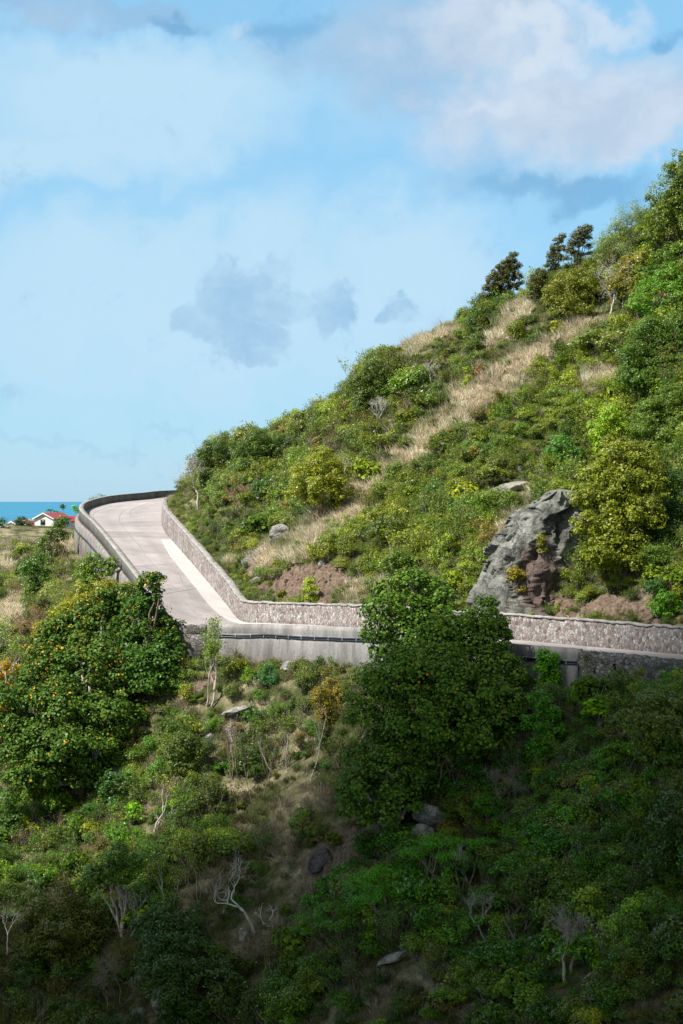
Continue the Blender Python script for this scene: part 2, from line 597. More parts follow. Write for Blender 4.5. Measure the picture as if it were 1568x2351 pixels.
def road_mat():
    """poured slabs, each a slightly different tone, with worn wheel tracks, stains and grit"""
    m, nt, out = new_mat('worn_road_concrete')
    L = nt.links.new
    ac = N(nt, 'ShaderNodeAttribute', attribute_type='GEOMETRY', attribute_name='across')
    al = N(nt, 'ShaderNodeAttribute', attribute_type='GEOMETRY', attribute_name='along')
    dv = N(nt, 'ShaderNodeMath', operation='DIVIDE'); L(al.outputs['Fac'], dv.inputs[0]); dv.inputs[1].default_value = 5.2
    fl = N(nt, 'ShaderNodeMath', operation='FLOOR'); L(dv.outputs[0], fl.inputs[0])
    wn = N(nt, 'ShaderNodeTexWhiteNoise', noise_dimensions='1D'); L(fl.outputs[0], wn.inputs['W'])
    n1 = tex_noise(nt, .45, 7, .62)
    n2 = tex_noise(nt, 5, 8, .7)
    n3 = tex_noise(nt, 1.6, 5, .6, dist=.8)
    c = cramp(nt, n1.outputs['Fac'], [(.3, (.31, .275, .272)), (.5, (.36, .325, .322)), (.68, (.41, .375, .372))])
    c = cmix(nt, 1.0, c, cramp(nt, wn.outputs['Value'], [(0, .86), (1, 1.08)]), 'MULTIPLY')
    # wheel tracks
    tr = cramp(nt, ac.outputs['Fac'], [(.18, 1), (.36, .86), (.47, 1.0), (.60, 1.0), (.72, .87), (.86, 1.0), (.97, .74)])
    c = cmix(nt, .8, c, tr, 'MULTIPLY')
    c = cmix(nt, .5, c, cramp(nt, n2.outputs['Fac'], [(.3, .62), (.5, 1), (.7, 1.15)]), 'MULTIPLY')
    c = cmix(nt, .5, c, cramp(nt, n3.outputs['Fac'], [(.28, .55), (.40, 1)]), 'MULTIPLY')
    pbsdf(nt, out, c, .88, n2.outputs['Fac'], .25, .02, .2)
    return m


M['road'] = road_mat()
M['gutter'] = concrete('new_pale_road_concrete', (.45, .43, .42), (.53, .51, .495), (.6, .6, .6), .3, .6, .1)
M['wall'] = stone_wall_mat('pink_grey_rubble_masonry', [(.0, (.14, .10, .09)), (.2, (.28, .215, .20)), (.42, (.26, .255, .25)), (.6, (.40, .32, .30)), (.8, (.41, .395, .385)), (1, (.54, .52, .50))], (.34, .315, .30), (6.4, 6.4, 4.4), .055, .2)
M['masonry'] = stone_wall_mat('dark_old_masonry', [(.0, (.09, .08, .07)), (.3, (.22, .20, .18)), (.6, (.31, .29, .27)), (1, (.42, .40, .37))], (.17, .155, .14), (3.4, 3.4, 5.2), .07)


def plain(name, col, rough=.6, spec=.4, var=.25, sc=3):
    m, nt, out = new_mat(name)
    n = tex_noise(nt, sc, 5, .6)
    c = cmix(nt, 1.0, col, cramp(nt, n.outputs['Fac'], [(.3, 1 - var), (.65, 1 + var * .5)]), 'MULTIPLY')
    pbsdf(nt, out, c, rough, n.outputs['Fac'], .1, .01, spec)
    return m


M['pipe'] = plain('black_plastic_pipe', (.022, .03, .04), .45, .5)
M['strap'] = plain('grey_metal_strap', (.35, .36, .37), .5, .5)
M['house_white'] = plain('white_clapboard', (.72, .72, .70), .7, .2, .08)
M['trim_white'] = plain('white_trim', (.8, .8, .79), .6)
M['roof_red'] = plain('red_metal_roof', (.33, .055, .05), .5, .4, .15)
M['roof_dark_red'] = plain('dark_red_roof', (.22, .05, .04), .6, .3, .2)
M['roof_green'] = plain('sea_green_roof', (.10, .42, .33), .5, .4, .1)
M['roof_blue'] = plain('blue_roof', (.05, .26, .50), .5, .4, .1)
M['pane'] = plain('dark_window_pane', (.03, .04, .05), .2, .6)
M['shutter'] = plain('dark_shutter', (.06, .07, .07), .6)


def sea_mat():
    m, nt, out = new_mat('sea_water')
    n = tex_noise(nt, .004, 6, .6, stretch=(1, .3, 1))
    c = cramp(nt, n.outputs['Fac'], [(.35, (.012, .15, .27)), (.65, (.02, .20, .34))])
    w = tex_noise(nt, .05, 4, .6)
    pbsdf(nt, out, c, .45, w.outputs['Fac'], .5, 3.0, .35)
    return m


M['sea'] = sea_mat()

# ------------------------------------------------------------------ the road line (metres; camera at the origin looking along +Y)
IN = [(31, 90, -9.5), (25.2, 93, -9.25), (19.2, 98, -9.0), (15.2, 102, -8.95), (10.5, 106, -8.82), (5.94, 110, -8.8), (2.45, 114, -8.8), (-1.9, 119.5, -8.95),
      (-5.4, 124, -9.14), (-7.4, 128, -9.25), (-8.84, 134, -8.44), (-10.7, 141, -7.2), (-12.9, 150, -5.85), (-15.5, 161, -4.4),
      (-17.3, 170, -3.5), (-18.4, 178, -2.6), (-18.8, 185, -1.85), (-18.3, 191, -1.4), (-17, 198, -.94), (-13.6, 206, -.5), (-8.7, 212, -.2), (1, 218, .1), (14, 224, .3)]
OUT = [(29.5, 84, -9.6), (24, 87.5, -9.35), (18.1, 92.5, -9.1), (14.4, 96.5, -9.02), (9.93, 100.3, -8.95), (5.6, 104, -8.9), (2.3, 107.8, -8.9), (-1.8, 112.5, -9.0),
       (-5.3, 116.5, -9.1), (-8.6, 118.4, -9.12), (-11.5, 119.8, -9.1), (-14.5, 131, -7.4), (-17.4, 142, -5.9), (-20.7, 155, -4.3),
       (-23.5, 167, -3.3), (-26, 178, -2.67), (-27.7, 187, -2.15), (-28.5, 196, -1.62), (-27.2, 204, -1.0), (-24, 212, -.58), (-20.9, 218, -.27), (-8, 228, .1), (8, 236, .3)]
IN, OUT = np.array(IN, float), np.array(OUT, float)
SUBD = 14


def catmull(P, sub=SUBD):
    P = np.vstack([2 * P[0] - P[1], P, 2 * P[-1] - P[-2]])
    out = []
    for i in range(1, len(P) - 2):
        p0, p1, p2, p3 = P[i - 1:i + 3]
        for k in range(sub):
            t = k / sub
            out.append(.5 * ((2 * p1) + (-p0 + p2) * t + (2 * p0 - 5 * p1 + 4 * p2 - p3) * t * t + (-p0 + 3 * p1 - 3 * p2 + p3) * t ** 3))
    out.append(P[-2])
    return np.array(out)


CI, CO = catmull(IN), catmull(OUT)          # samples; index = knot * 14
NS = len(CI)
KN = np.arange(NS) / SUBD                   # knot parameter


def side_normals(C, ref):
    """unit horizontal normals of polyline C pointing away from ref"""
    t = np.gradient(C[:, :2], axis=0)
    t /= np.linalg.norm(t, axis=1)[:, None] + 1e-9
    n = np.stack([t[:, 1], -t[:, 0]], 1)
    s = np.sign(((C[:, :2] - ref[:, :2]) * n).sum(1))
    s[s == 0] = 1
    return n * np.median(s)


NI, NO = side_normals(CI, CO), side_normals(CO, CI)

kn = np.arange(len(IN))
WALL_H = np.interp(KN, [0, 2, 4, 6, 7, 8, 9, 10, 12, 14, 15, 17, 22], [1.5, 1.5, 1.5, 1.5, 1.45, 1.45, 1.5, 1.75, 1.85, 2.1, 1.9, 1.1, 1.0])
PAR_H = np.interp(KN, [0, 2, 4, 5, 6, 7, 8, 9, 10, 11, 13, 15, 17, 20, 22], [.42, .42, .38, .55, .68, .55, .45, .35, .40, .55, .65, .75, .78, .78, .75])
DROP = np.interp(KN, [0, 2, 3, 4, 6, 9, 10, 12, 15, 17, 19, 22], [1.6, 1.2, 2.0, 2.3, 2.2, 2.6, 3.0, 3.2, 3.6, 3.6, 3.0, 3.0])

# ------------------------------------------------------------------ terrain
def tps(P, V, Q, lam=.02):
    P, V = np.asarray(P, float), np.asarray(V, float)
    s = 40.0
    P, Q = P / s, np.asarray(Q, float) / s
    d = np.linalg.norm(P[:, None] - P[None], axis=2)
    Kk = np.where(d > 0, d * d * np.log(d + 1e-12), 0) + lam * np.eye(len(P)) * .05
    A = np.zeros((len(P) + 3, len(P) + 3))
    A[:len(P), :len(P)] = Kk
    A[:len(P), len(P):] = np.c_[np.ones(len(P)), P]
    A[len(P):, :len(P)] = A[:len(P), len(P):].T
    w = np.linalg.solve(A, np.r_[V, 0, 0, 0])
    out = np.empty(len(Q))
    for i in range(0, len(Q), 20000):
        q = Q[i:i + 20000]
        d = np.linalg.norm(q[:, None] - P[None], axis=2)
        out[i:i + 20000] = (np.where(d > 0, d * d * np.log(d + 1e-12), 0)) @ w[:-3] + w[-3] + q @ w[-2:]
    return out


up_pts = []
for px, py, D in [(408, 1108, 184), (440, 1072, 181), (490, 1050, 176), (590, 1034, 168), (660, 1000, 164), (700, 975, 162), (800, 908, 156),
                  (870, 850, 152), (930, 818, 150), (1040, 790, 147), (1100, 772, 146), (1190, 715, 145), (1330, 660, 143), (1480, 575, 142),
                  (1568, 490, 141), (1750, 330, 141), (2000, 130, 142), (2300, -150, 142)]:
    p = W(px, py, D)
    up_pts.append(p)
    up_pts.append((p[0] * (D + 14) / D, D + 14, p[2] - 1.5))
    up_pts.append((p[0] * (D + 45) / D, D + 45, p[2] - 14))
for i in range(0, NS, 10):
    if KN[i] < 17:
        k = 2.0
        x, y = CI[i, :2] + NI[i] * k
        z = CI[i, 2] + WALL_H[i] + (1.3 if KN[i] < 13 else 1.0)
        up_pts.append((x, y, z))
# mid slope: a little rise right of the outcrop, a gully beside it
for px, py, D in [(1260, 1130, 119), (1440, 1150, 121), (1568, 1100, 119), (1000, 1180, 126), (780, 1180, 136), (620, 1180, 147), (1750, 1050, 117),
                  (500, 1150, 165), (1568, 760, 131), (1330, 880, 133), (1100, 980, 136)]:
    up_pts.append(W(px, py, D))
up_pts = np.array(up_pts)

low_pts = []
cols = [(-500, 1480, 136, .42), (-200, 1480, 134, .45), (0, 1470, 132, .5), (200, 1470, 130, .52), (330, 1500, 124, .55), (430, 1535, 118, .58), (600, 1512, 115.6, .62),
        (840, 1520, 106.8, .64), (1000, 1540, 103, .66), (1200, 1565, 99.2, .66), (1400, 1560, 95, .66), (1568, 1550, 91.5, .66), (1800, 1550, 87, .66), (2200, 1540, 82, .66)]
for px, py, D, s in cols:
    x, y, z = W(px, py, D)
    low_pts.append((x, y, z))
    for yy in (1640, 1780, 1950, 2150, 2351, 2650):
        k = (yy - 1136) / 4000
        d = (s * D - z) / (s + k)
        low_pts.append(W(px, yy, d))
for px, py, D in [(60, 1400, 145), (60, 1345, 170), (60, 1300, 210), (60, 1264, 260), (60, 1246, 300), (50, 1224, 350), (50, 1212, 400), (-300, 1400, 150), (-300, 1330, 200),
                  (-300, 1260, 300), (-300, 1220, 400), (150, 1400, 146), (150, 1345, 165), (155, 1275, 189), (150, 1256, 205), (140, 1240, 260), (150, 1215, 360),
                  (250, 1390, 142)]:
    low_pts.append(W(px, py, D))
for x, y, z in [(-60, 440, -14), (-60, 500, -32), (-60, 600, -90), (-60, 900, -262), (40, 260, -8), (40, 330, -25), (90, 260, -8), (100, 400, -40), (60, 500, -60), (60, 700, -150), (100, 900, -262),
                (-200, 440, -18), (-250, 600, -90), (-250, 900, -262), (-10, 250, -5), (-25, 250, -6), (-20, 330, -14), (-40, 240, -7), (0, 225, -4), (0, 55, -33), (-40, 55, -33), (40, 55, -34), (0, 30, -26), (-25, 30, -27), (25, 30, -27),
                (0, 14, -10), (0, 5, -2.6), (-6, 5, -2.8), (6, 5, -2.8), (-8, 14, -11), (8, 14, -11)]:
    low_pts.append((x, y, z))
low_pts = np.array(low_pts)


def inside(poly, X, Y):
    r = np.zeros(X.shape, bool)
    n = len(poly)
    for i in range(n):
        x1, y1 = poly[i]
        x2, y2 = poly[(i + 1) % n]
        if y1 == y2:
            continue
        c = ((y1 > Y) != (y2 > Y)) & (X < (x2 - x1) * (Y - y1) / (y2 - y1) + x1)
        r ^= c
    return r


POLY_UP = [tuple(p) for p in CI[:, :2]] + [(14, 224), (160, 240), (160, 40), (40, 80)]
POLY_ROAD = [tuple(p) for p in CI[:, :2]] + [tuple(p) for p in CO[::-1, :2]]


def near_line(C, X, Y):
    d = np.full(X.shape, 1e9)
    idx = np.zeros(X.shape, int)
    for i in range(0, len(X), 8000):
        dx = X[i:i + 8000, None] - C[None, :, 0]
        dy = Y[i:i + 8000, None] - C[None, :, 1]
        q = dx * dx + dy * dy
        j = q.argmin(1)
        idx[i:i + 8000] = j
        d[i:i + 8000] = np.sqrt(q[np.arange(len(j)), j])
    return d, idx


def ground_height(X, Y):
    sh = X.shape
    X, Y = X.ravel(), Y.ravel()
    hu = tps(up_pts[:, :2], up_pts[:, 2], np.c_[X, Y])
    hl = tps(low_pts[:, :2], low_pts[:, 2], np.c_[X, Y])
    near = (Y > 60) & (Y < 260)
    calm = 1 - .85 * smooth((Y - 215) / 50)
    rough = (fbm(X, Y, 9, 5, 3) * .9 + fbm(X, Y, 2.2, 3, 11) * .35) * calm
    big = fbm(X, Y, 26, 3, 21) * 2.2 * calm
    hu = hu + rough + big * .5
    hl = hl + (rough * np.clip((np.abs(Y - 40)) / 30, 0, 1) + big * np.clip((Y - 40) / 40, 0, 1)) * np.where(Y < 45, .2, 1)
    H = hl.copy()
    m = np.where(near)[0]
    x, y = X[m], Y[m]
    iu, ir = inside(POLY_UP, x, y), inside(POLY_ROAD, x, y)
    di, ji = near_line(CI, x, y)
    do, jo = near_line(CO, x, y)
    top = CI[ji, 2] + WALL_H[ji] - .12
    # cut bank behind the wall: steep in two places
    w = smooth((di - .5) / 4.5)
    h_up = top * (1 - w) + np.maximum(hu[m], top - .6 + .3 * np.minimum(di, 8)) * w
    rz = (CI[ji, 2] * do + CO[jo, 2] * di) / (di + do + 1e-6) - .65
    rz = np.minimum(rz, np.where(di < do, CI[ji, 2], CO[jo, 2]) - .4)
    bot = CO[jo, 2] - DROP[jo]
    w2 = smooth((do - .7) / 5.0)
    h_lo = bot * (1 - w2) + hl[m] * w2
    h = np.where(ir | (di < .42), rz, np.where(iu, h_up, h_lo))
    H[m] = h
    return H.reshape(sh), None


us = np.concatenate([np.linspace(-.62, -.262, 46), np.arange(-.255, .2551, .00115), np.linspace(.262, .62, 46)])
Ds = np.concatenate([[2.5, 4, 6, 8, 11, 14, 18, 22, 27, 32, 38, 44, 50, 56], np.arange(60, 90, .45), np.arange(90, 226, .3), np.arange(226, 300, 1.0), np.arange(300, 450, 3), np.arange(450, 1500, 35)])
UU, DD = np.meshgrid(us, Ds)
GX, GY = UU * DD, DD
GH, _ = ground_height(GX, GY)


def col_interp(u):
    j = np.clip(np.searchsorted(us, u) - 1, 0, len(us) - 2)
    t = (u - us[j]) / (us[j + 1] - us[j])
    return GH[:, j] * (1 - t) + GH[:, j + 1] * t


def hit(px, py, dmin=62, dmax=450):
    """where the sight line through (px, py) meets the ground"""
    a = (px - 784) / FPX
    b = (1175.5 - py) / FPX
    dy = CP + b * SP
    u, s = a / dy, (-SP + b * CP) / dy
    h = col_interp(u)
    ok = (Ds >= dmin) & (Ds <= dmax) & (s * Ds <= h)
    i = np.argmax(ok)
    if not ok[i]:
        # past the skyline: stand on the crest of that column
        sl = np.where((Ds > dmin) & (Ds < 230), h / Ds, -9)
        i = int(np.argmax(sl))
        return (u * Ds[i], Ds[i], h[i])
    D = Ds[i]
    if i > 0:
        f0, f1 = s * Ds[i - 1] - h[i - 1], s * Ds[i] - h[i]
        if f0 > 0 and f0 != f1:
            D = Ds[i - 1] + (Ds[i] - Ds[i - 1]) * f0 / (f0 - f1)
    return (u * D, D, float(np.interp(D, Ds, h)))


def gz(x, y):
    """ground height at arrays x, y from the terrain grid"""
    x, y = np.atleast_1d(x), np.atleast_1d(y)
    u = x / y
    j = np.clip(np.searchsorted(us, u) - 1, 0, len(us) - 2)
    t = (u - us[j]) / (us[j + 1] - us[j])
    i = np.clip(np.searchsorted(Ds, y) - 1, 0, len(Ds) - 2)
    s = (y - Ds[i]) / (Ds[i + 1] - Ds[i])
    return (GH[i, j] * (1 - t) + GH[i, j + 1] * t) * (1 - s) + (GH[i + 1, j] * (1 - t) + GH[i + 1, j + 1] * t) * s


# regions of dry grass and bare earth, as strokes on the hillside
def stroke(px, py, pts, wid):
    r = np.zeros(np.shape(px))
    for (x1, y1), (x2, y2) in zip(pts[:-1], pts[1:]):
        dx, dy = x2 - x1, y2 - y1
        t = np.clip(((px - x1) * dx + (py - y1) * dy) / (dx * dx + dy * dy + 1e-6), 0, 1)
        d = np.hypot(px - x1 - t * dx, py - y1 - t * dy)
        r = np.maximum(r, np.clip(1.3 - d / wid, 0, 1))
    return r


DRY = [([(1345, 745), (1290, 790), (1200, 850), (1110, 895), (1040, 945)], 30), ([(1040, 945), (985, 1000), (940, 1050), (880, 1100), (830, 1160), (750, 1215)], 27),
       ([(750, 1215), (690, 1260), (600, 1300)], 26), ([(1190, 710), (1165, 760), (1120, 790)], 16), ([(930, 805), (1045, 775)], 12), ([(1410, 850), (1340, 880)], 14),
       ([(1300, 1100), (1250, 1130)], 16), ([(1180, 1200), (1140, 1250)], 16), ([(960, 1320), (830, 1350)], 18), ([(405, 1120), (425, 1085)], 14), ([(720, 1340), (740, 1390)], 12),
       ([(-60, 1235), (60, 1228), (130, 1240)], 34), ([(0, 1300), (30, 1275)], 20), ([(0, 1420), (40, 1400)], 26),
       ([(330, 1680), (420, 1640)], 18), ([(560, 1600), (620, 1610)], 14), ([(440, 1790), (350, 1850)], 22), ([(60, 1800), (150, 1790)], 20),
       ([(20, 1950), (70, 1900)], 24), ([(400, 2090), (520, 2000)], 20), ([(640, 1930), (740, 2060)], 30), ([(560, 2180), (640, 2150)], 26), ([(660, 1860), (740, 1830)], 20),
       ([(900, 2260), (860, 2330)], 20), ([(1150, 1700), (1180, 1720)], 12)]
DIRT = [([(590, 1310), (680, 1320), (770, 1330)], 34), ([(590, 1350), (760, 1370)], 26), ([(1300, 1400), (1420, 1395), (1500, 1410)], 26), ([(840, 1380), (880, 1360)], 12),
        ([(720, 1990), (790, 1950), (740, 2050)], 34), ([(800, 1930), (900, 1900)], 24), ([(480, 1560), (440, 1580)], 12), ([(1470, 1360), (1568, 1340)], 14)]


def weights(px, py):
    dry = np.zeros(np.shape(px)); dirt = np.zeros(np.shape(px))
    sx, sy = np.ravel(px), np.ravel(py)
    wx = (fbm(sx, sy, 60, 3, 201) * 44 + fbm(sx, sy, 16, 3, 202) * 26).reshape(np.shape(px))
    wy = (fbm(sx + 400, sy, 60, 3, 203) * 44 + fbm(sx, sy + 400, 16, 3, 204) * 26).reshape(np.shape(px))
    for pts, w in DRY:
        dry = np.maximum(dry, stroke(px + wx * .8, py + wy * .8, pts, w * 1.35))
    for pts, w in DIRT:
        dirt = np.maximum(dirt, stroke(px + wx * .5, py + wy * .5, pts, w))
    brk = fbm(sx, sy, 38, 4, 205).reshape(np.shape(px))
    dry = np.clip(dry - np.clip(-brk * .8, 0, 1) + np.clip(brk - .25, 0, 1) * .9, 0, 1)
    return dry, dirt


PXg, PYg = project(GX, GY, GH)
DRYg, DIRTg = weights(PXg, PYg)
base_dry = np.where(PYg > 1560, .33, .30)


def build_terrain():
    nr, nc = GX.shape
    disp = GH + np.where((GY > 60) & (GY < 230), DIRTg * (np.abs(fbm(GX, GY, .7, 4, 77)) * .9), 0)
    v = np.stack([GX, GY, disp], -1).reshape(-1, 3)
    i = np.arange(nr - 1)[:, None] * nc + np.arange(nc - 1)[None]
    f = np.stack([i, i + 1, i + nc + 1, i + nc], -1).reshape(-1, 4)
    me = mesh_np('hillside', v, [f], True)
    fattr(me, 'dry', np.maximum(DRYg * np.where((PYg > 1560) | (GY > 230), .5, .9), base_dry).ravel())
    fattr(me, 'dirt', DIRTg.ravel())
    tag(link('hillside', me, M['ground']), 'steep hillside falling to a valley below the road', kind='structure')


build_terrain()

# sea
sea = mesh_np('sea', [(-90000, 500, -250), (90000, 500, -250), (90000, 62000, -250), (-90000, 62000, -250)], [[[0, 1, 2, 3]]])
tag(link('sea', sea, M['sea']), 'calm blue sea reaching the horizon', kind='structure')


# ------------------------------------------------------------------ road deck
def loft(name, A, B, mat, nx=8, dz=0, label=None, wob=0):
    n = len(A)
    t = np.linspace(0, 1, nx)
    v = A[:, None] * (1 - t)[None, :, None] + B[:, None] * t[None, :, None]
    v = v.copy()
    v[..., 2] += dz
    i = np.arange(n - 1)[:, None] * nx + np.arange(nx - 1)[None]
    f = np.stack([i, i + 1, i + nx + 1, i + nx], -1).reshape(-1, 4)
    me = mesh_np(name, v.reshape(-1, 3), [f], True)
    Lc = np.r_[0, np.cumsum(np.linalg.norm(np.diff((A + B) / 2, axis=0), axis=1))]
    fattr(me, 'across', np.tile(t, n)); fattr(me, 'along', np.repeat(Lc, nx))
    o = link(name, me, mat)
    # face up
    if me.polygons[0].normal.z < 0:
        me.flip_normals()
    return tag(o, label, kind='structure')


loft('road', CI, CO, M['road'], 10, 0, 'grey worn concrete road climbing round the bend')
# paler strip of newer concrete beside the uphill wall
ga, gb = int(6.5 * SUBD), int(13.3 * SUBD)
frac = np.interp(KN[ga:gb], [6.5, 8, 9, 11, 12.3, 13.3], [.25, .24, .26, .27, .25, .15])[:, None]
loft('gutter_strip', CI[ga:gb], CI[ga:gb] * (1 - frac) + CO[ga:gb] * frac, M['gutter'], 4, .006, 'pale newer concrete strip along the uphill edge of the road')
fr2 = .10
loft('road_edge_strip', CO[int(10.2 * SUBD):int(15 * SUBD)] * (1 - fr2) + CI[int(10.2 * SUBD):int(15 * SUBD)] * fr2, CO[int(10.2 * SUBD):int(15 * SUBD)], M['conc'], 3, .005,
     'light concrete edging inside the outer parapet')
# cracks and joints in the slab
def road_mark(a, fa, b, fb, wid, mat, name, lab, wav=.15, seed=1):
    rng = np.random.default_rng(seed)
    n = 26
    t = np.linspace(0, 1, n)
    kk = (a + (b - a) * t) * SUBD
    f = fa + (fb - fa) * t + wav * np.cumsum(rng.normal(0, .12, n)) / 3
    p = np.stack([np.interp(kk, np.arange(NS), CI[:, c]) * (1 - f) + np.interp(kk, np.arange(NS), CO[:, c]) * f for c in range(3)], 1)
    tg = np.gradient(p, axis=0); tg /= np.linalg.norm(tg, axis=1)[:, None]
    nn = np.stack([tg[:, 1], -tg[:, 0], 0 * t], 1) * wid / 2
    return p, nn


crk_v, crk_f = [], []
for q, (a, fa, b, fb, w) in enumerate([(9.0, .55, 12.5, .62, .05), (10.6, .45, 11.6, .35, .06), (12.6, .6, 16.8, .55, .07), (9.2, .8, 10.6, .78, .05), (13.6, .9, 17.5, .88, .07), (12.0, .3, 12.0, 1, .04),
                                      (14.2, .05, 14.2, .97, .05), (10.9, .25, 10.9, .98, .04), (16, .1, 16.0, .95, .06), (9.6, .25, 9.6, .98, .04), (15.5, .4, 18, .45, .08)]):
    p, nn = road_mark(a, fa, b, fb, w, None, '', '', .15 if a != b else .0, q + 3)
    b0 = sum(len(x) for x in crk_v)
    crk_v.append(np.r_[p + nn, p - nn] + [0, 0, .012]); n = len(p)
    crk_f += [(b0 + i, b0 + i + 1, b0 + n + i + 1, b0 + n + i) for i in range(n - 1)]
m_, nt_, o_ = new_mat('crack_filler'); pbsdf(nt_, o_, (.25, .225, .22), .9)
tag(link('road_cracks', mesh_np('road_cracks', np.concatenate(crk_v), [crk_f]), m_), 'thin dark cracks and joints across the concrete road', kind='stuff')


# ------------------------------------------------------------------ walls
def sweep(name, C, Nn, prof, mat, parent=None, jit=0.0, seed=0, close=True):
    """prof(i) -> list of (offset along normal, absolute z) rings; swept along C; closed ring with end caps"""
    rng = np.random.default_rng(seed)
    R = np.array([prof(i) for i in range(len(C))])            # n, k, 2
    n, k = R.shape[:2]
    v = np.empty((n, k, 3))
    v[..., 0] = C[:, None, 0] + Nn[:, None, 0] * R[..., 0]
    v[..., 1] = C[:, None, 1] + Nn[:, None, 1] * R[..., 0]
    v[..., 2] = R[..., 1]
    if jit:
        v += rng.normal(0, jit, v.shape) * np.array([1, 1, .8])
    i = np.arange(n - 1)[:, None] * k + np.arange(k)[None]
    j = np.arange(n - 1)[:, None] * k + (np.arange(k)[None] + 1) % k
    f = np.stack([i, j, j + k, i + k], -1).reshape(-1, 4)
    caps = np.array([list(range(k))[::-1], [(n - 1) * k + q for q in range(k)]])
    me = mesh_np(name, v.reshape(-1, 3), [f, caps])
    import bmesh
    bm = bmesh.new(); bm.from_mesh(me)
    bmesh.ops.recalc_face_normals(bm, faces=bm.faces)
    bm.to_mesh(me); bm.free()
    return link(name, me, mat, parent)


def refine(C, Nn, a, b, step=.22):
    """resample samples a..b evenly"""
    i0, i1 = int(a * SUBD), int(b * SUBD)
    idx = np.arange(i0, i1 + 1)
    L = np.r_[0, np.cumsum(np.linalg.norm(np.diff(C[idx], axis=0), axis=1))]
    q = np.linspace(0, L[-1], max(3, int(L[-1] / step)))
    fi = np.interp(q, L, idx.astype(float))
    g = lambda A: np.stack([np.interp(fi, np.arange(NS), A[:, c]) for c in range(A.shape[1])], 1)
    n2 = g(Nn); n2 /= np.linalg.norm(n2, axis=1)[:, None]
    return g(C), n2, fi


def at(A, fi):
    return np.interp(fi, np.arange(NS), A)


# uphill retaining wall of pinkish rubble stone, with a coping of rough stones
C, n_, fi = refine(CI, NI, .2, 19)
h_ = at(WALL_H, fi)
wl = empty('stone_wall', tuple(C[0]), 'long pinkish grey rubble stone wall along the uphill side of the road', 'wall')
wob = fbm(C[:, 0] * 3, C[:, 1] * 3, 1.3, 3, 5) * .10
def prof_in(i):
    z, t = C[i, 2], h_[i] + wob[i]
    return [(0, z - .5), (.0, z + .3), (.03, z + t * .5), (.06, z + t * .8), (.08, z + t - .07), (.5, z + t - .07), (.5, z - .5)]
o = sweep('masonry_face', C, n_, prof_in, M['wall'], None, .004, 4)
o.parent = wl; o.matrix_parent_inverse = wl.matrix_world.inverted()
def fixp(o, p):
    """keep world coordinates under an Empty that sits at the thing's base"""
    o.parent = p
    o.location = -Vector(p.location)
fixp(o, wl); o.matrix_parent_inverse.identity()
def prof_cap(i):
    z, t = C[i, 2], h_[i] + wob[i]
    return [(.03, z + t - .068), (.02, z + t + .03), (.10, z + t + .07), (.48, z + t + .06), (.56, z + t), (.55, z + t - .068)]
M['coping'] = concrete('rough_pale_coping', (.20, .19, .18), (.36, .345, .33), (1, 1, 1), .7, 2.0, .5)
o = sweep('coping', C, n_, prof_cap, M['coping'], None, .02, 9); fixp(o, wl)

# far parapet on the left climb and round the bend
C2, n2_, fi2 = refine(CO, NO, 10.15, 21.5)
ph = at(PAR_H, fi2)
pw = empty('concrete_parapet', tuple(C2[0]), 'low weathered concrete parapet curving round the outside of the far bend', 'parapet')
def prof_par(i):
    z = C2[i, 2]
    return [(0, z - .5), (.02, z + ph[i]), (.06, z + ph[i] + .03), (.42, z + ph[i] + .02), (.46, z + ph[i] - .03), (.48, z - .6)]
o = sweep('parapet_wall', C2, n2_, prof_par, M['conc_dark'], None, .008, 2); fixp(o, pw)
def prof_pcap(i):
    z = C2[i, 2] + ph[i]
    return [(-.01, z + .034), (.0, z + .075), (.44, z + .07), (.49, z + .025)]
o = sweep('coping', C2, n2_, prof_pcap, M['conc'], None, .004, 2); fixp(o, pw)
# drain openings through it
o = None
# buttressed retaining wall under that parapet
rw = empty('retaining_wall', tuple(C2[40]), 'tall stained concrete retaining wall below the far parapet, carrying black pipes', 'wall')
dr = at(DROP, fi2)
led = np.interp(fi2 / SUBD, [10, 12, 15, 17, 21], [.1, .15, .3, .35, .2])
def prof_ret(i):
    z = C2[i, 2]
    return [(.47, z - 1.2), (.485, z - .28), (.45 + led[i], z - .34), (.55 + led[i], z - .52), (.80 + led[i], z - dr[i] - 1.3), (.47, z - dr[i] - 1.3)]
o = sweep('wall_face', C2, n2_, prof_ret, M['conc_side'], None, .02, 6); fixp(o, rw)


def tube(pts, rad, sides=8, name='tube'):
    pts = np.asarray(pts, float)
    n = len(pts)
    rad = np.broadcast_to(np.asarray(rad, float), (n,))
    t = np.gradient(pts, axis=0)
    t /= np.linalg.norm(t, axis=1)[:, None] + 1e-9
    up = np.array([0, 0, 1.0]) if abs(t[:, 2]).mean() < .8 else np.array([1.0, .1, 0])
    a = np.cross(t, up); a /= np.linalg.norm(a, axis=1)[:, None] + 1e-9
    b = np.cross(t, a)
    th = np.linspace(0, 2 * np.pi, sides, endpoint=False)
    v = pts[:, None] + rad[:, None, None] * (a[:, None] * np.cos(th)[None, :, None] + b[:, None] * np.sin(th)[None, :, None])
    i = np.arange(n - 1)[:, None] * sides + np.arange(sides)[None]
    j = np.arange(n - 1)[:, None] * sides + (np.arange(sides)[None] + 1) % sides
    f = np.stack([i, j, j + sides, i + sides], -1).reshape(-1, 4)
    return v.reshape(-1, 3), f


def merge(parts):
    V, F, b = [], [], 0
    for v, f in parts:
        V.append(v); F.append(np.asarray(f) + b); b += len(v)
    return np.concatenate(V), np.concatenate(F)


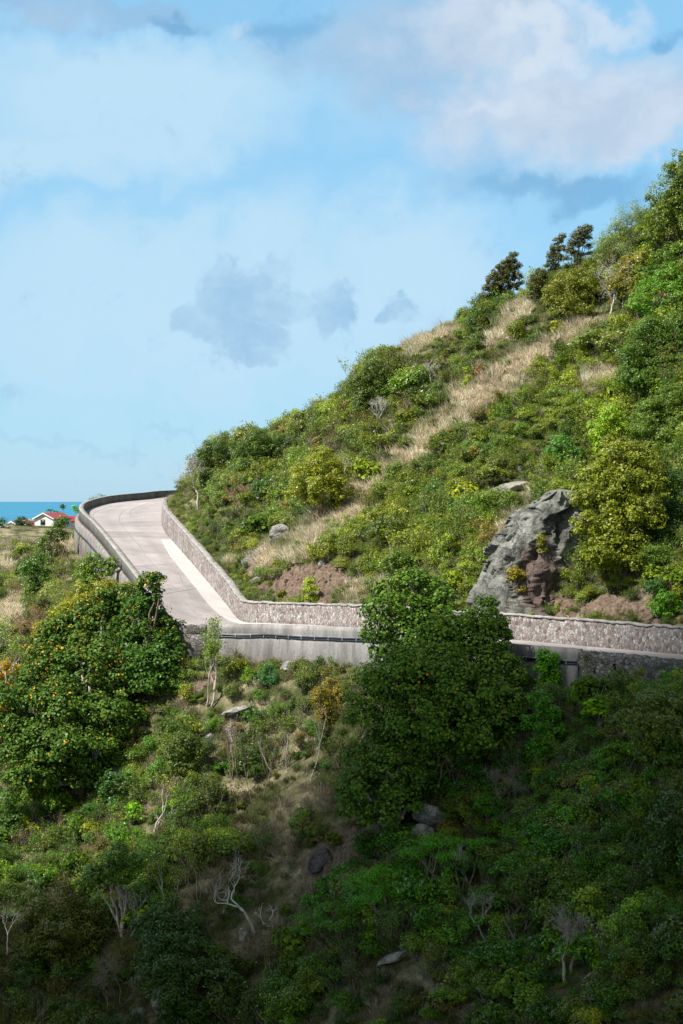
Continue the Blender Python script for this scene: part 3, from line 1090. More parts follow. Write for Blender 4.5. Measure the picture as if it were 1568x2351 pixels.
def pipe_run(C, n_, off, zoff, label, name='utility_pipes', every=7, seed=3, loc=None):
    """two black pipes strapped to a wall"""
    e = empty(name, tuple(C[0]), label, 'pipe', 'black pipes strapped to the outer walls')
    for k, (dz, r) in enumerate(((0.0, .062), (-.125, .05))):
        s = fbm(np.arange(len(C)) * 1.0, np.full(len(C), seed * 3.1 + k), 9, 3, 3) * .06
        p = np.c_[C[:, 0] + n_[:, 0] * (off + r), C[:, 1] + n_[:, 1] * (off + r), C[:, 2] + zoff + dz + s]
        v, f = tube(p, r, 8)
        fixp(link('pipe', mesh_np('pipe', v, [f], True), M['pipe']), e)
    for i in range(3, len(C) - 2, every):
        c = np.array([C[i, 0] + n_[i, 0] * (off + .05), C[i, 1] + n_[i, 1] * (off + .05), C[i, 2] + zoff[i] - .06 if hasattr(zoff, '__len__') else C[i, 2] + zoff - .06])
        t = C[i + 1, :2] - C[i, :2]; t = t / np.linalg.norm(t) * .025
        th = np.linspace(0, 2 * np.pi, 10, endpoint=False)
        ring = np.stack([n_[i, 0] * .075 * np.cos(th), n_[i, 1] * .075 * np.cos(th), .15 * np.sin(th)], 1)
        v = np.r_[c + ring + [t[0], t[1], 0], c + ring - [t[0], t[1], 0]]
        f = [(q, (q + 1) % 10, 10 + (q + 1) % 10, 10 + q) for q in range(10)]
        fixp(link('strap', mesh_np('strap', v, [f, ]), M['strap']), e)
    return e


s0 = int(len(C2) * .28)
sl = slice(int(np.searchsorted(fi2, 12.3 * SUBD)), int(np.searchsorted(fi2, 17.2 * SUBD)))
Cp = C2[sl]; np_ = n2_[sl]
pipe_run(np.c_[Cp[:, 0] + np_[:, 0] * led[sl], Cp[:, 1] + np_[:, 1] * led[sl], Cp[:, 2]], np_, .60, -1.15 + 0 * Cp[:, 0], 'pair of black pipes strapped round the far retaining wall', every=9)


def near_wall(a, b, label, mat, name, seed, top_extra=0, ledge=.14, lower=None, parts=('upper_band', 'lower_face')):
    C, n_, fi = refine(CO, NO, a, b)
    p_, d_ = at(PAR_H, fi), at(DROP, fi)
    e = empty(name, tuple(C[0]), label, 'wall')
    wb = fbm(C[:, 0] * 2, C[:, 1] * 2, 1.7, 3, seed) * (.05 if mat is M['masonry'] else .015)
    def pr(i):
        z = C[i, 2]
        return [(0, z - .9), (.01, z + p_[i] + top_extra + wb[i]), (.40, z + p_[i] + top_extra + wb[i] - .01), (.42, z + p_[i] - .3), (.43, z - .9)]
    def pl(i):
        z = C[i, 2] + p_[i] - .62
        return [(.425, z), (.425 + ledge, z - .04), (.45 + ledge, z - .5), (.62 + ledge, z - d_[i] - 1.4), (.10, z - d_[i] - 1.4), (.10, z - .6), (.425, z - .6)]
    fixp(sweep(parts[0], C, n_, pr, mat, None, .03 if mat is M['masonry'] else .006, seed), e)
    if ledge is not None:
        fixp(sweep(parts[1], C, n_, pl, lower or mat, None, .03 if (lower or mat) is M['masonry'] else .01, seed + 1), e)
    return e, C, n_, p_


M['conc_near'] = concrete('smooth_grey_concrete', (.15, .142, .138), (.33, .315, .31), (1.5, 1.5, .3), .75, .9)
KR = 3.22
near_wall(KR, 9.15, 'smooth grey concrete parapet and retaining wall between the two big leafy trees', M['conc_near'], 'concrete_retaining_wall', 5)
near_wall(9.15, 10.15, 'short piece of old dark rubble masonry at the road corner beside the orange flowering tree', M['masonry'], 'masonry_wall', 8, -.02, .08)
near_wall(.2, KR, 'rough grey rubble stone wall below the road edge past the hanging green creeper', M['masonry'], 'masonry_wall', 12, -.06, .03)
Cn, nn_, fin = refine(CO, NO, 3.25, 9.1)
pipe_run(Cn, nn_, .555, at(PAR_H, fin) - .66 - .05, 'pair of black pipes strapped along the smooth near concrete wall', every=6, seed=6)

# square drain openings in the walls
def drain(px_knot, C, n_, off, z, label):
    pass

# ------------------------------------------------------------------ foliage building blocks
def leaf_cards(P, Nrm, size, rng, aspect=.55, jitter=.5, fold=.25, big=False):
    """small pointed leaves: P (n,3) positions, Nrm (n,3) facing; returns verts, faces, per-face random"""
    n = len(P)
    N_ = Nrm + rng.normal(0, jitter, (n, 3))
    N_ /= np.linalg.norm(N_, axis=1)[:, None] + 1e-9
    R = rng.normal(0, 1, (n, 3))
    A = np.cross(N_, R); A /= np.linalg.norm(A, axis=1)[:, None] + 1e-9
    B = np.cross(N_, A)
    s = size * rng.uniform(.65, 1.3, n)[:, None]
    if big:
        # round, slightly cupped leaf with six corners
        th = np.array([0, 60, 120, 180, 240, 300]) * np.pi / 180
        v = [P + s * (A * math.cos(t) * .52 + B * math.sin(t) * .46) - N_ * s * fold * (abs(math.sin(t)) * .5) for t in th]
        V = np.stack(v, 1).reshape(-1, 3)
        F = np.arange(6 * n).reshape(-1, 6)
    else:
        v0 = P - A * s * .5
        v1 = P + B * s * aspect * .5 - N_ * s * fold * .3
        v2 = P + A * s * .5
        v3 = P - B * s * aspect * .5 - N_ * s * fold * .3
        V = np.stack([v0, v1, v2, v3], 1).reshape(-1, 3)
        F = np.arange(4 * n).reshape(-1, 4)
    return V, F


def sph(rng, n, up=-1.0):
    """n random unit vectors with z >= up"""
    out = []
    while sum(len(o) for o in out) < n:
        v = rng.normal(0, 1, (n * 2, 3)); v /= np.linalg.norm(v, axis=1)[:, None]
        out.append(v[v[:, 2] > up])
    return np.concatenate(out)[:n]


def lobe_leaves(lobes, per_m2, size, rng, clump=.38, up=-.5, depth=.35, aspect=.55, big=False, jitter=.5, twigs=0):
    """lobes (n, 6): centre, radii.  Leaf clumps sit over each lobe's surface"""
    Vs, Fs, Cs = [], [], []
    b = 0
    for L in lobes:
        c, r = np.array(L[:3]), np.array(L[3:6])
        rm = r.mean()
        area = 4 * np.pi * rm * rm * (1 - up) / 2
        cr = max(size * 2.0, clump * rm)
        nc = max(5, int(area / (cr * cr * 1.5)))
        cc = sph(rng, nc, up)
        rad = rng.uniform(1 - depth, 1.04, nc) 
        cpos = c + cc * r * rad[:, None]
        nl = max(6, int(area * per_m2 / nc))
        w = rng.integers(0, nc, nl * nc)
        d = sph(rng, nl * nc, -.75)
        rr = rng.uniform(.45, 1, nl * nc) ** .6
        csize = (cr * rng.uniform(.6, 1.25, nc))[w]
        P = cpos[w] + d * (rr * csize)[:, None] * np.array([1, 1, .72])
        Nm = d * .7 + cc[w] * .5 + np.array([0, 0, .55])
        v, f = leaf_cards(P, Nm, size, rng, aspect, jitter, big=big)
        Vs.append(v); Fs.append(f + b); b += len(v)
    return np.concatenate(Vs), np.concatenate(Fs)


def leaf_mesh(name, V, F, rng, extra=None, cluster=False):
    """extra: (verts, quad faces) of stems, second material slot"""
    nf = len(F)
    fl = [F]
    if extra is not None:
        V2, F2 = extra
        fl.append(np.asarray(F2) + len(V))
        V = np.concatenate([V, V2])
    me = mesh_np(name, V, fl)
    n2 = sum(len(x) for x in fl)
    lv = rng.random(n2)
    # twigs' worth of neighbouring leaves share a tone
    k = max(1, nf // 40)
    fattr(me, 'lv', lv, 'FACE')
    sp = rng.random(n2)
    fattr(me, 'sp', sp, 'FACE')
    if cluster:
        cpos = V[F[:, 0]]
        nz = fbm3(cpos, 2.6, 3, 5)
        hgt = (cpos[:, 2] - cpos[:, 2].min()) / (np.ptp(cpos[:, 2]) + 1e-6)
        sp[:nf] *= np.where((nz > .0) & (hgt > .45), .45, 4.5)
        me.attributes['sp'].data.foreach_set('value', sp.astype(np.float32))
    if extra is not None:
        mi = np.zeros(n2, dtype=np.int32); mi[nf:] = 1
        me.polygons.foreach_set('material_index', mi)
    return me


def gnarl(rng, p, d, length, r0, depth, tubes, tips, wig=.35, spread=.75, up=.15, kids=(2, 3), shrink=.68, sides=5, r_end=.5):
    k = 5
    pts, dd = [np.array(p, float)], np.array(d, float)
    dd /= np.linalg.norm(dd)
    for i in range(k):
        dd = dd + rng.normal(0, wig / 2.2, 3) + np.array([0, 0, up * .3])
        dd /= np.linalg.norm(dd)
        pts.append(pts[-1] + dd * length / k)
    rad = np.linspace(r0, r0 * r_end, k + 1) * (1 + rng.normal(0, .06, k + 1))
    tubes.append(tube(pts, rad, sides))
    if depth <= 0:
        tips.append((pts[-1], dd)); return
    for j in range(rng.integers(kids[0], kids[1] + 1)):
        start = pts[-1] if j < 2 else pts[rng.integers(2, k)]
        nd = dd + sph(rng, 1)[0] * spread + np.array([0, 0, up])
        gnarl(rng, start, nd, length * shrink * rng.uniform(.75, 1.2), r0 * r_end * .92, depth - 1, tubes, tips, wig, spread, up, kids, shrink, sides, r_end)


# ------------------------------------------------------------------ prototypes of the scrub (unit radius about 1 m)
PROTO = {}


def proto_dome(name, seed, size=.13, per=190, ll=None, mat='leaf', stems=6, aspect=.55, clump=.34, depth=.5, big=False, stem_mat='twig', zs=.8):
    rng = np.random.default_rng(seed)
    lobes = ll or [(0, 0, .55, .8, .8, .62)] + [(*(rng.uniform(-.55, .55, 2)), rng.uniform(.35, .85) * zs, *([rng.uniform(.3, .5)] * 2), rng.uniform(.28, .45)) for _ in range(5)]
    V, F = lobe_leaves(lobes, per, size, rng, clump, -.35, depth, aspect, big)
    tb = []
    for _ in range(stems):
        gnarl(rng, (rng.normal(0, .12), rng.normal(0, .12), -.3), (rng.normal(0, .6), rng.normal(0, .6), 1), .75, .035, 1, tb, [], .4, .7)
    PROTO[name] = (leaf_mesh(name, V, F, rng, merge(tb)), [M[mat], M[stem_mat]])


def proto_spray(name, seed, n=34, size=.11, aspect=.5, spread=.55, leaves=44, h=1.25, stem_mat='twig'):
    """upright loose shrub: thin stems with leaves along them"""
    rng = np.random.default_rng(seed)
    tb, P, D = [], [], []
    for _ in range(n):
        tips = []
        d = np.array([rng.normal(0, spread), rng.normal(0, spread), 1.0])
        st = len(tb)
        gnarl(rng, (rng.normal(0, .2), rng.normal(0, .2), -.2), d, h * rng.uniform(.45, .8), .02, 1, tb, tips, .3, .5, .25, (2, 3), .6, 4)
        for tp, dd in tips:
            t = rng.uniform(-.75, .1, leaves // 2)[:, None]
            P.append(tp + dd * t * .6 + rng.normal(0, .075, (len(t), 3)))
            D.append(np.tile(dd, (len(t), 1)) * .4 + sph(rng, len(t)) * .6 + [0, 0, .3])
    V, F = leaf_cards(np.concatenate(P), np.concatenate(D), size, rng, aspect, .4)
    PROTO[name] = (leaf_mesh(name, V, F, rng, merge(tb)), [M['leaf'], M[stem_mat]])


def proto_twigs(name, seed, n=16, h=.8, depth=3, mat='twig', r=.022, leaves=0, spread=.7, size=.09):
    rng = np.random.default_rng(seed)
    tb, tips = [], []
    for _ in range(n):
        d = np.array([rng.normal(0, .6), rng.normal(0, .6), 1.0])
        gnarl(rng, (rng.normal(0, .12), rng.normal(0, .12), -.2), d, h * rng.uniform(.5, .75), r, depth, tb, tips, .35, spread, .2, (2, 3), .62, 3, .6)
    P = np.array([t[0] for t in tips]); D = np.array([t[1] for t in tips])
    k = rng.random(len(P)) < .6
    P = np.repeat(P[k], max(1, leaves), 0); D = np.repeat(D[k], max(1, leaves), 0)
    P = P + rng.normal(0, .06, P.shape)
    if leaves == 0:
        P, D = P[:4], D[:4]
    V, F = leaf_cards(P, D, size, rng)
    PROTO[name] = (leaf_mesh(name, V, F, rng, merge(tb)), [M['leaf'], M[mat]])


def proto_grass(name, seed, n=150, h=.55, rad=.55, lean=.5, w=.016):
    rng = np.random.default_rng(seed)
    bx = rng.normal(0, rad * .5, (n, 2))
    d = np.c_[bx * .7 + rng.normal(0, lean * .4, (n, 2)), np.ones(n)]
    d /= np.linalg.norm(d, axis=1)[:, None]
    L = h * rng.uniform(.5, 1.3, n)
    p0 = np.c_[bx, np.full(n, -.05)]
    p1 = p0 + d * (L * .55)[:, None]
    d2 = d + np.c_[rng.normal(0, .35, (n, 2)) + bx * .4 + [.12, 0], np.full(n, -.15)]
    p2 = p1 + d2 * (L * .5)[:, None]
    s = np.cross(d, rng.normal(0, 1, (n, 3))); s /= np.linalg.norm(s, axis=1)[:, None]
    ww = w * rng.uniform(.7, 1.5, n)[:, None]
    V = np.stack([p0 - s * ww, p0 + s * ww, p1 + s * ww * .8, p1 - s * ww * .8, p2], 1).reshape(-1, 3)
    i = np.arange(n)[:, None] * 5
    F = np.concatenate([i + [[0, 1, 2, 3]]])
    T = i + [[3, 2, 4]]
    me = mesh_np(name, V, [F, T])
    fattr(me, 'lv', rng.random(2 * n), 'FACE')
    fattr(me, 'sp', rng.random(2 * n), 'FACE')
    PROTO[name] = (me, [M['grass']])


def rock_mesh(name, seed, r=(1, 1, 1), sub=4, rough=.35, facet=.0, mat_r=1.0):
    import bmesh
    bm = bmesh.new()
    bmesh.ops.create_icosphere(bm, subdivisions=sub, radius=1)
    me = bpy.data.meshes.new(name); bm.to_mesh(me); bm.free()
    v = np.empty(len(me.vertices) * 3, dtype=np.float32); me.vertices.foreach_get('co', v); v = v.reshape(-1, 3).astype(float)
    rng = np.random.default_rng(seed)
    # cut by random planes for broken faces
    for _ in range(9):
        nrm = sph(rng, 1)[0]
        dd = rng.uniform(.55, .85)
        k = v @ nrm - dd
        v -= np.where(k > 0, k, 0)[:, None] * nrm * .9
    o = rng.uniform(-50, 50, 3)
    nn = fbm3(v + o, .9, 4, seed) * rough + np.abs(fbm3(v + o, .35, 3, seed + 3)) * rough * .35
    v = v * (1 + nn[:, None])
    v *= np.array(r)
    me.vertices.foreach_set('co', v.ravel().astype(np.float32))
    me.update()
    return me


for k in range(4):
    proto_dome('shrub_dome_%d' % k, 10 + k, size=[.095, .12, .085, .105][k], per=[270, 200, 330, 250][k])
proto_dome('shrub_big_leaf', 21, size=.2, per=75, big=True)
proto_dome('shrub_low', 22, ll=[(0, 0, .1, .95, .95, .35), (.5, .3, .15, .5, .5, .35), (-.5, -.2, .1, .55, .5, .4), (.1, -.6, .12, .5, .4, .3)], per=240, size=.10)
proto_dome('shrub_low_b', 23, ll=[(0, 0, .05, .9, 1.0, .3), (.6, .1, .1, .5, .5, .28), (-.4, -.5, .15, .5, .5, .38), (-.1, .6, .12, .5, .4, .42)], per=290, size=.088)
proto_spray('shrub_spray_a', 31)
proto_spray('shrub_spray_b', 32, 26, .13, .45, .75, 44, 1.0)
proto_spray('shrub_spray_c', 33, 38, .10, .5, .4, 36, 1.5)
proto_dome('shrub_tall_a', 24, ll=[(0, 0, 1.3, .45, .45, .5), (.25, .2, .8, .5, .5, .5), (-.3, -.1, .7, .5, .5, .5), (.1, -.3, .35, .6, .6, .4), (-.35, .3, 1.15, .3, .3, .4)], per=190, size=.12)
proto_dome('shrub_tall_b', 25, ll=[(.4, 0, 1.1, .4, .4, .35), (0, .2, .75, .55, .5, .35), (-.45, -.1, .45, .6, .5, .35), (.75, -.2, 1.3, .25, .25, .2), (-.1, -.4, .3, .5, .5, .4)], per=170, size=.15, aspect=.4, depth=.7)
proto_dome('shrub_ragged', 26, ll=[(0, 0, .5, 1.0, .7, .5), (.7, .2, .7, .3, .3, .25), (-.8, 0, .6, .3, .3, .3), (0, -.5, 1.0, .28, .28, .3), (.3, .4, .9, .3, .3, .35), (-.35, .2, 1.1, .2, .2, .3)], per=120, size=.10, aspect=.4, depth=.9, clump=.22)
proto_twigs('twiggy_a', 41, leaves=2)
proto_twigs('twiggy_b', 42, 12, .9, 3, 'twig_pink', .024, 1)
proto_twigs('twiggy_c', 43, 20, .7, 3, 'twig_red', .02, 3)
for k in range(3):
    proto_grass('grass_tuft_%d' % k, 51 + k)
proto_grass('grass_tall', 55, 170, .85, .5, .7)
for k in range(3):
    me = rock_mesh('rubble_%d' % k, 61 + k, (1, .8, .7), 2, .3)
    PROTO['rubble_%d' % k] = (me, [M['rock_brown']])
PO = {}
for nme, (me, mats) in PROTO.items():
    for m in mats:
        me.materials.append(m)
    PO[nme] = bpy.data.objects.new('form_' + nme, me)


# ------------------------------------------------------------------ colours (real foliage reflectance)
DK = (.022, .050, .012); MID = (.048, .088, .018); OL = (.085, .098, .022); LIME = (.10, .145, .024); GG = (.085, .105, .055)
BR = (.10, .075, .040); BLG = (.020, .070, .032); BRT = (.055, .125, .016); YG = (.15, .17, .022); YEL = (.42, .36, .03); ORG = (.38, .13, .03)
TAN = (.78, .69, .53); TAN2 = (.54, .47, .335); GRG = (.15, .20, .045); PINKT = (.30, .20, .15)
SHRUBS = ['shrub_dome_0', 'shrub_dome_1', 'shrub_dome_2', 'shrub_dome_3', 'shrub_big_leaf', 'shrub_low', 'shrub_low_b', 'shrub_spray_a', 'shrub_spray_b', 'shrub_spray_c', 'twiggy_a', 'twiggy_b', 'twiggy_c', 'shrub_tall_a', 'shrub_tall_b', 'shrub_ragged']
GRASSES = ['grass_tuft_0', 'grass_tuft_1', 'grass_tuft_2', 'grass_tall']
# zones of the scrub: centre, radii, tint, weight
ZONES = [((500, 1080), (110, 70), DK, 1.2), ((640, 1040), (110, 50), MID, 1), ((850, 930), (140, 70), MID, 1.2), ((780, 960), (90, 50), OL, .8), ((1000, 1080), (110, 90), OL, .8), ((1120, 1000), (120, 90), MID, 1),
         ((1250, 960), (120, 60), LIME, .7), ((1400, 900), (90, 90), YG, .8), ((1400, 1000), (70, 70), LIME, 1.3), ((1150, 1130), (110, 50), OL, 1), ((1060, 1200), (120, 60), MID, .9), ((950, 1230), (120, 60), YG, .5),
         ((700, 1170), (90, 60), BRT, .5), ((480, 1200), (60, 60), BRT, .5), ((560, 1160), (60, 60), GG, .7), ((1500, 800), (90, 120), DK, 1.3), ((1540, 950), (60, 160), DK, 1.6), ((1500, 650), (80, 60), BRT, 1.5),
         ((1430, 640), (60, 50), OL, 1.2), ((1530, 1330), (50, 60), BRT, 1.2), ((1400, 1340), (90, 50), MID, .9), ((1500, 1250), (80, 60), DK, 1.2), ((1100, 760), (60, 60), MID, 1.0), ((1290, 800), (80, 30), MID, .6),
         ((1000, 1340), (90, 40), GRG, 1.0), ((1180, 1190), (50, 50), GG, .8),
         ((80, 1350), (100, 60), GG, 1.2), ((150, 1230), (60, 50), MID, 1.0), ((60, 1480), (60, 80), GG, 1), ((250, 1350), (80, 40), OL, 1.2), ((420, 1590), (100, 50), (.06, .10, .02), 1.4), ((650, 1560), (90, 40), (.07, .10, .03), 1.2),
         ((600, 1620), (60, 40), BRT, .6), ((760, 1600), (50, 40), YG, 1.0), ((1300, 1620), (110, 60), BRT, .8), ((1480, 1600), (110, 60), MID, 1), ((1250, 1850), (200, 120), (.035, .10, .012), 1.3), ((1420, 1900), (150, 150), (.03, .075, .012), 1.2),
         ((1200, 2230), (220, 120), (.04, .10, .014), 1.2), ((880, 2060), (110, 90), (.035, .13, .008), .6), ((200, 1900), (180, 90), (.05, .075, .022), 1.0), ((150, 2150), (160, 110), DK, 1.2), ((450, 2280), (160, 90), DK, 1.2),
         ((560, 1950), (120, 90), (.04, .065, .018), .8), ((1520, 2100), (70, 160), DK, 1.2), ((1500, 1750), (90, 80), (.055, .085, .02), .8), ((400, 1750), (100, 60), (.055, .075, .025), 1), ((20, 2000), (60, 90), GG, .7)]
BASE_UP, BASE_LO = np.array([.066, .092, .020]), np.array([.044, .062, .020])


def tint_at(px, py, rng, patch):
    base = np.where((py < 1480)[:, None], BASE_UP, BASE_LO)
    wsum = np.full(len(px), .55)
    acc = base * .55
    for (cx, cy), (rx, ry), t, w in ZONES:
        k = w * np.exp(-(((px - cx) / rx) ** 2 + ((py - cy) / ry) ** 2))
        acc = acc + k[:, None] * np.array(t); wsum = wsum + k
    t = acc / wsum[:, None]
    n = len(px)
    pal = np.array([DK, MID, OL, LIME, GG, BR, BLG, YG, BRT])
    pick = rng.choice(len(pal), n, p=[.20, .2, .2, .06, .13, .08, .06, .06, .01])
    # neighbours tend to be of one kind
    fld = fbm(px, py, 46, 3, 301) * 1.6 + .5
    near_pick = np.clip((fld * len(pal)).astype(int), 0, len(pal) - 1)[np.arange(n)]
    perm = np.array([0, 0, 1, 2, 7, 5, 4, 3, 1])
    pick = np.where(rng.random(n) < .55, perm[near_pick], pick)
    mixf = rng.uniform(.1, .9, n)[:, None]
    t = t * (1 - mixf) + pal[pick] * mixf
    # the valley side: fresher greens among the dark ones
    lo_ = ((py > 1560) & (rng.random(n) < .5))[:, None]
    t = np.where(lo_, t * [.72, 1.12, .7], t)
    v = (1 + rng.normal(0, .16, n) + patch * .5)[:, None]
    return np.clip(t * v, .008, .6)


def instancer(name, pts, rot, scl, idx, tint, forms, label):
    """one object of uncountable growth: points with real plants instanced on them"""
    me = bpy.data.meshes.new(name)
    me.vertices.add(len(pts))
    me.vertices.foreach_set('co', np.asarray(pts, np.float32).ravel())
    fattr(me, 'rot', rot, 'POINT', 'FLOAT_VECTOR')
    fattr(me, 'scl', scl, 'POINT', 'FLOAT_VECTOR')
    a = me.attributes.new('idx', 'INT', 'POINT'); a.data.foreach_set('value', np.asarray(idx, np.int32))
    fattr(me, 'tint', np.c_[tint, np.ones(len(tint))], 'POINT', 'FLOAT_COLOR')
    col = bpy.data.collections.new('forms_' + name)
    fs = sorted('form_' + f for f in forms)
    for f in forms:
        col.objects.link(PO[f])
    ng = bpy.data.node_groups.new('grow_' + name, 'GeometryNodeTree')
    ng.interface.new_socket('Geometry', in_out='INPUT', socket_type='NodeSocketGeometry')
    ng.interface.new_socket('Geometry', in_out='OUTPUT', socket_type='NodeSocketGeometry')
    gi, go = ng.nodes.new('NodeGroupInput'), ng.nodes.new('NodeGroupOutput')
    ip = ng.nodes.new('GeometryNodeInstanceOnPoints')
    ci = ng.nodes.new('GeometryNodeCollectionInfo')
    ci.inputs['Collection'].default_value = col
    ci.inputs['Separate Children'].default_value = True
    ci.inputs['Reset Children'].default_value = True
    L = ng.links.new
    L(gi.outputs[0], ip.inputs['Points'])
    L(ci.outputs[0], ip.inputs['Instance'])
    ip.inputs['Pick Instance'].default_value = True
    for nm, dt, sock in (('idx', 'INT', 'Instance Index'), ('rot', 'FLOAT_VECTOR', 'Rotation'), ('scl', 'FLOAT_VECTOR', 'Scale')):
        n = ng.nodes.new('GeometryNodeInputNamedAttribute'); n.data_type = dt
        n.inputs['Name'].default_value = nm
        o_ = [o for o in n.outputs if o.enabled and o.name == 'Attribute'][0]
        L(o_, ip.inputs[sock])
    L(ip.outputs[0], go.inputs[0])
    o = link(name, me)
    mod = o.modifiers.new('growth', 'NODES'); mod.node_group = ng
    return tag(o, label, kind='stuff')


def order(forms):
    """index of each form in the alphabetical order that the collection gives"""
    s = sorted('form_' + f for f in forms)
    return {f: s.index('form_' + f) for f in forms}


# ------------------------------------------------------------------ scatter candidates over the slopes
def candidates(step, seed, dlo=64, dhi=330, umax=.32):
    rng = np.random.default_rng(seed)
    out = []
    D = dlo
    while D < dhi:
        st = step * (1 if D < 150 else (1 + (D - 150) / 90))
        xs = np.arange(-umax * D, umax * D, st)
        out.append(np.c_[xs + rng.uniform(-.5, .5, len(xs)) * st, D + rng.uniform(-.5, .5, len(xs)) * st])
        D += st
    P = np.concatenate(out)
    x, y = P[:, 0], P[:, 1]
    z = gz(x, y)
    px, py = project(x, y, z)
    ir = inside(POLY_ROAD, x, y)
    do, _ = near_line(CO, x, y)
    di, _ = near_line(CI, x, y)
    iu = inside(POLY_UP, x, y)
    keep = ~ir & (py < 2480) & (py > 200)
    # leave the wall faces free
    keep &= ~(~iu & (do < 1.15)) & ~(iu & (di < .75))
    # hidden behind the crest
    keep &= ~(iu & (y > 205))
    keep &= (np.abs(x / y) < .225) | (rng.random(len(x)) < .45)
    P = P[keep]
    return P[:, 0], P[:, 1], z[keep], px[keep], py[keep], iu[keep], do[keep], di[keep], rng


KEEP_CLEAR = [((1225, 1285), (100, 125)), ((640, 1250), (50, 34)), ((985, 1895), (48, 60)), ((270, 1785), (24, 22)), ((905, 2215), (50, 24)), ((1170, 1140), (70, 28)), ((550, 1628), (30, 10)),
              ((655, 968), (40, 10)), ((730, 1990), (50, 40)), ((870, 1104), (16, 12)), ((400, 1880), (16, 14)), ((95, 1195), (80, 22)), ((740, 1510), (100, 14))]


def clear_of(px, py):
    k = np.ones(len(px), bool)
    for (cx, cy), (rx, ry) in KEEP_CLEAR:
        k &= (((px - cx) / rx) ** 2 + ((py - cy) / ry) ** 2) > 1
    return k


x, y, z, px, py, iu, do, di, rng = candidates(.62, 5)
dry, dirt = weights(px, py)
patch = fbm(x, y, 6.0, 3, 91)
dens = np.where(iu, .95, .72) + patch * .5
dens = np.where((py > 1700) & (px > 1000), .95, dens)
dens = dens * (1 - .84 * np.clip(dry, 0, 1)) * (1 - .85 * np.clip(dirt, 0, 1))
far = y > 200
dens = np.where(far, .35, dens)
DEAD_SPOTS = [(455,1168,92),(885,990,72),(715,1050,40),(545,1170,55),(490,1610,130),(178,1812,118),(140,1800,105),(338,1575,75),(525,1735,70),(655,1770,110),(708,1790,135),(350,1915,100),(575,2155,175),(600,2120,55),(480,2110,135),
              (430,2090,95),(288,2145,110),(1090,2035,85),(1120,2160,90),(1310,2255,130),(1262,2135,75),(1410,715,95),(1500,745,60),(1160,745,42),(990,880,45),(745,1060,40),(820,1110,65),(270,2310,90),(20,2180,80),(1165,1850,75),
              (585,1845,165),(785,1045,62),(158,1345,90),(190,1300,60),(75,1480,70),(20,1380,50),(90,1900,60),(1345,1580,75),(1195,1215,42)]
low_spot = np.zeros(len(x), bool)
for bx_, by_, hh_ in DEAD_SPOTS:
    low_spot |= (np.abs(px - bx_) < .38 * hh_) & (py > by_ - .35 * hh_) & (py < by_ + .5 * hh_)
k = (rng.random(len(x)) < dens * np.where(low_spot, .45, 1)) & clear_of(px, py)
x, y, z, px, py, iu, do, di, patch, dry, far, low_spot = [a[k] for a in (x, y, z, px, py, iu, do, di, patch, dry, far, low_spot)]
n = len(x)
size = .55 + .6 * rng.random(n) ** 1.8 + .25 * np.clip(patch * 1.6, -.4, .6)
size *= np.where(rng.random(n) < .10, rng.uniform(1.3, 1.9, n), 1)
size *= np.where(iu, .95, 1.0) * np.where(dry > .4, .6, 1)
size *= np.where(iu & (px < 960) & (py < 1180) & (dry < .2), 1.35, 1)
size *= np.where((px > 1400) & (py < 1350), 1.35, 1)
size = np.where(~iu & (do < 4) , np.minimum(size, .40 + .15 * do + .35 * (rng.random(n) < .1) + .3 * (px > 1330)), size)      # nothing tall right under the parapets
size = np.where(iu & (di < 2.2), np.minimum(size, .42), size)
size = np.where(iu & (px > 905) & (px < 1065) & (py < 850), np.minimum(size, .45), size)
size = np.where(low_spot, np.minimum(size, .38), size)
size = np.clip(size, .22, 1.9)
lowright = (~iu) & (px > 950) & (py > 1650)
probs_up = np.array([.08, .08, .08, .08, .02, .07, .07, .09, .08, .08, .04, .02, .04, .07, .07, .10])
probs_lo = np.array([.06, .06, .06, .06, .02, .08, .08, .11, .10, .08, .08, .05, .05, .05, .06, .10])
probs_lr = np.array([.06, .06, .06, .06, .03, .22, .20, .05, .05, .04, .03, .01, .02, .04, .05, .10])
cu = [np.cumsum(p / p.sum()) for p in (probs_up, probs_lo, probs_lr)]
r = rng.random(n)
form = np.where(iu, np.searchsorted(cu[0], r), np.where(lowright, np.searchsorted(cu[2], r), np.searchsorted(cu[1], r)))
form = np.clip(form, 0, 15)
bushy = iu & (px < 960) & (py < 1250)
form = np.where(bushy & (rng.random(n) < .22), rng.choice([10, 11, 12, 15], n), form)
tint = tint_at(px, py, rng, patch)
size = np.where((form >= 13) & (form <= 14), np.minimum(size, 1.1), size)
rot = np.c_[rng.normal(0, .12, n), rng.normal(0, .12, n), rng.uniform(0, 6.28, n)]
scl = np.c_[size * rng.uniform(.85, 1.2, n), size * rng.uniform(.85, 1.2, n), size * rng.uniform(.7, 1.25, n)]
SC = dict(x=x, y=y, z=z, px=px, py=py, size=size, form=form, tint=tint, rot=rot, scl=scl, iu=iu)
print('scrub', n)

# ------------------------------------------------------------------ trees and shrubs told apart in the photograph
LAND = []       # (px, py, phrase) used when describing neighbours


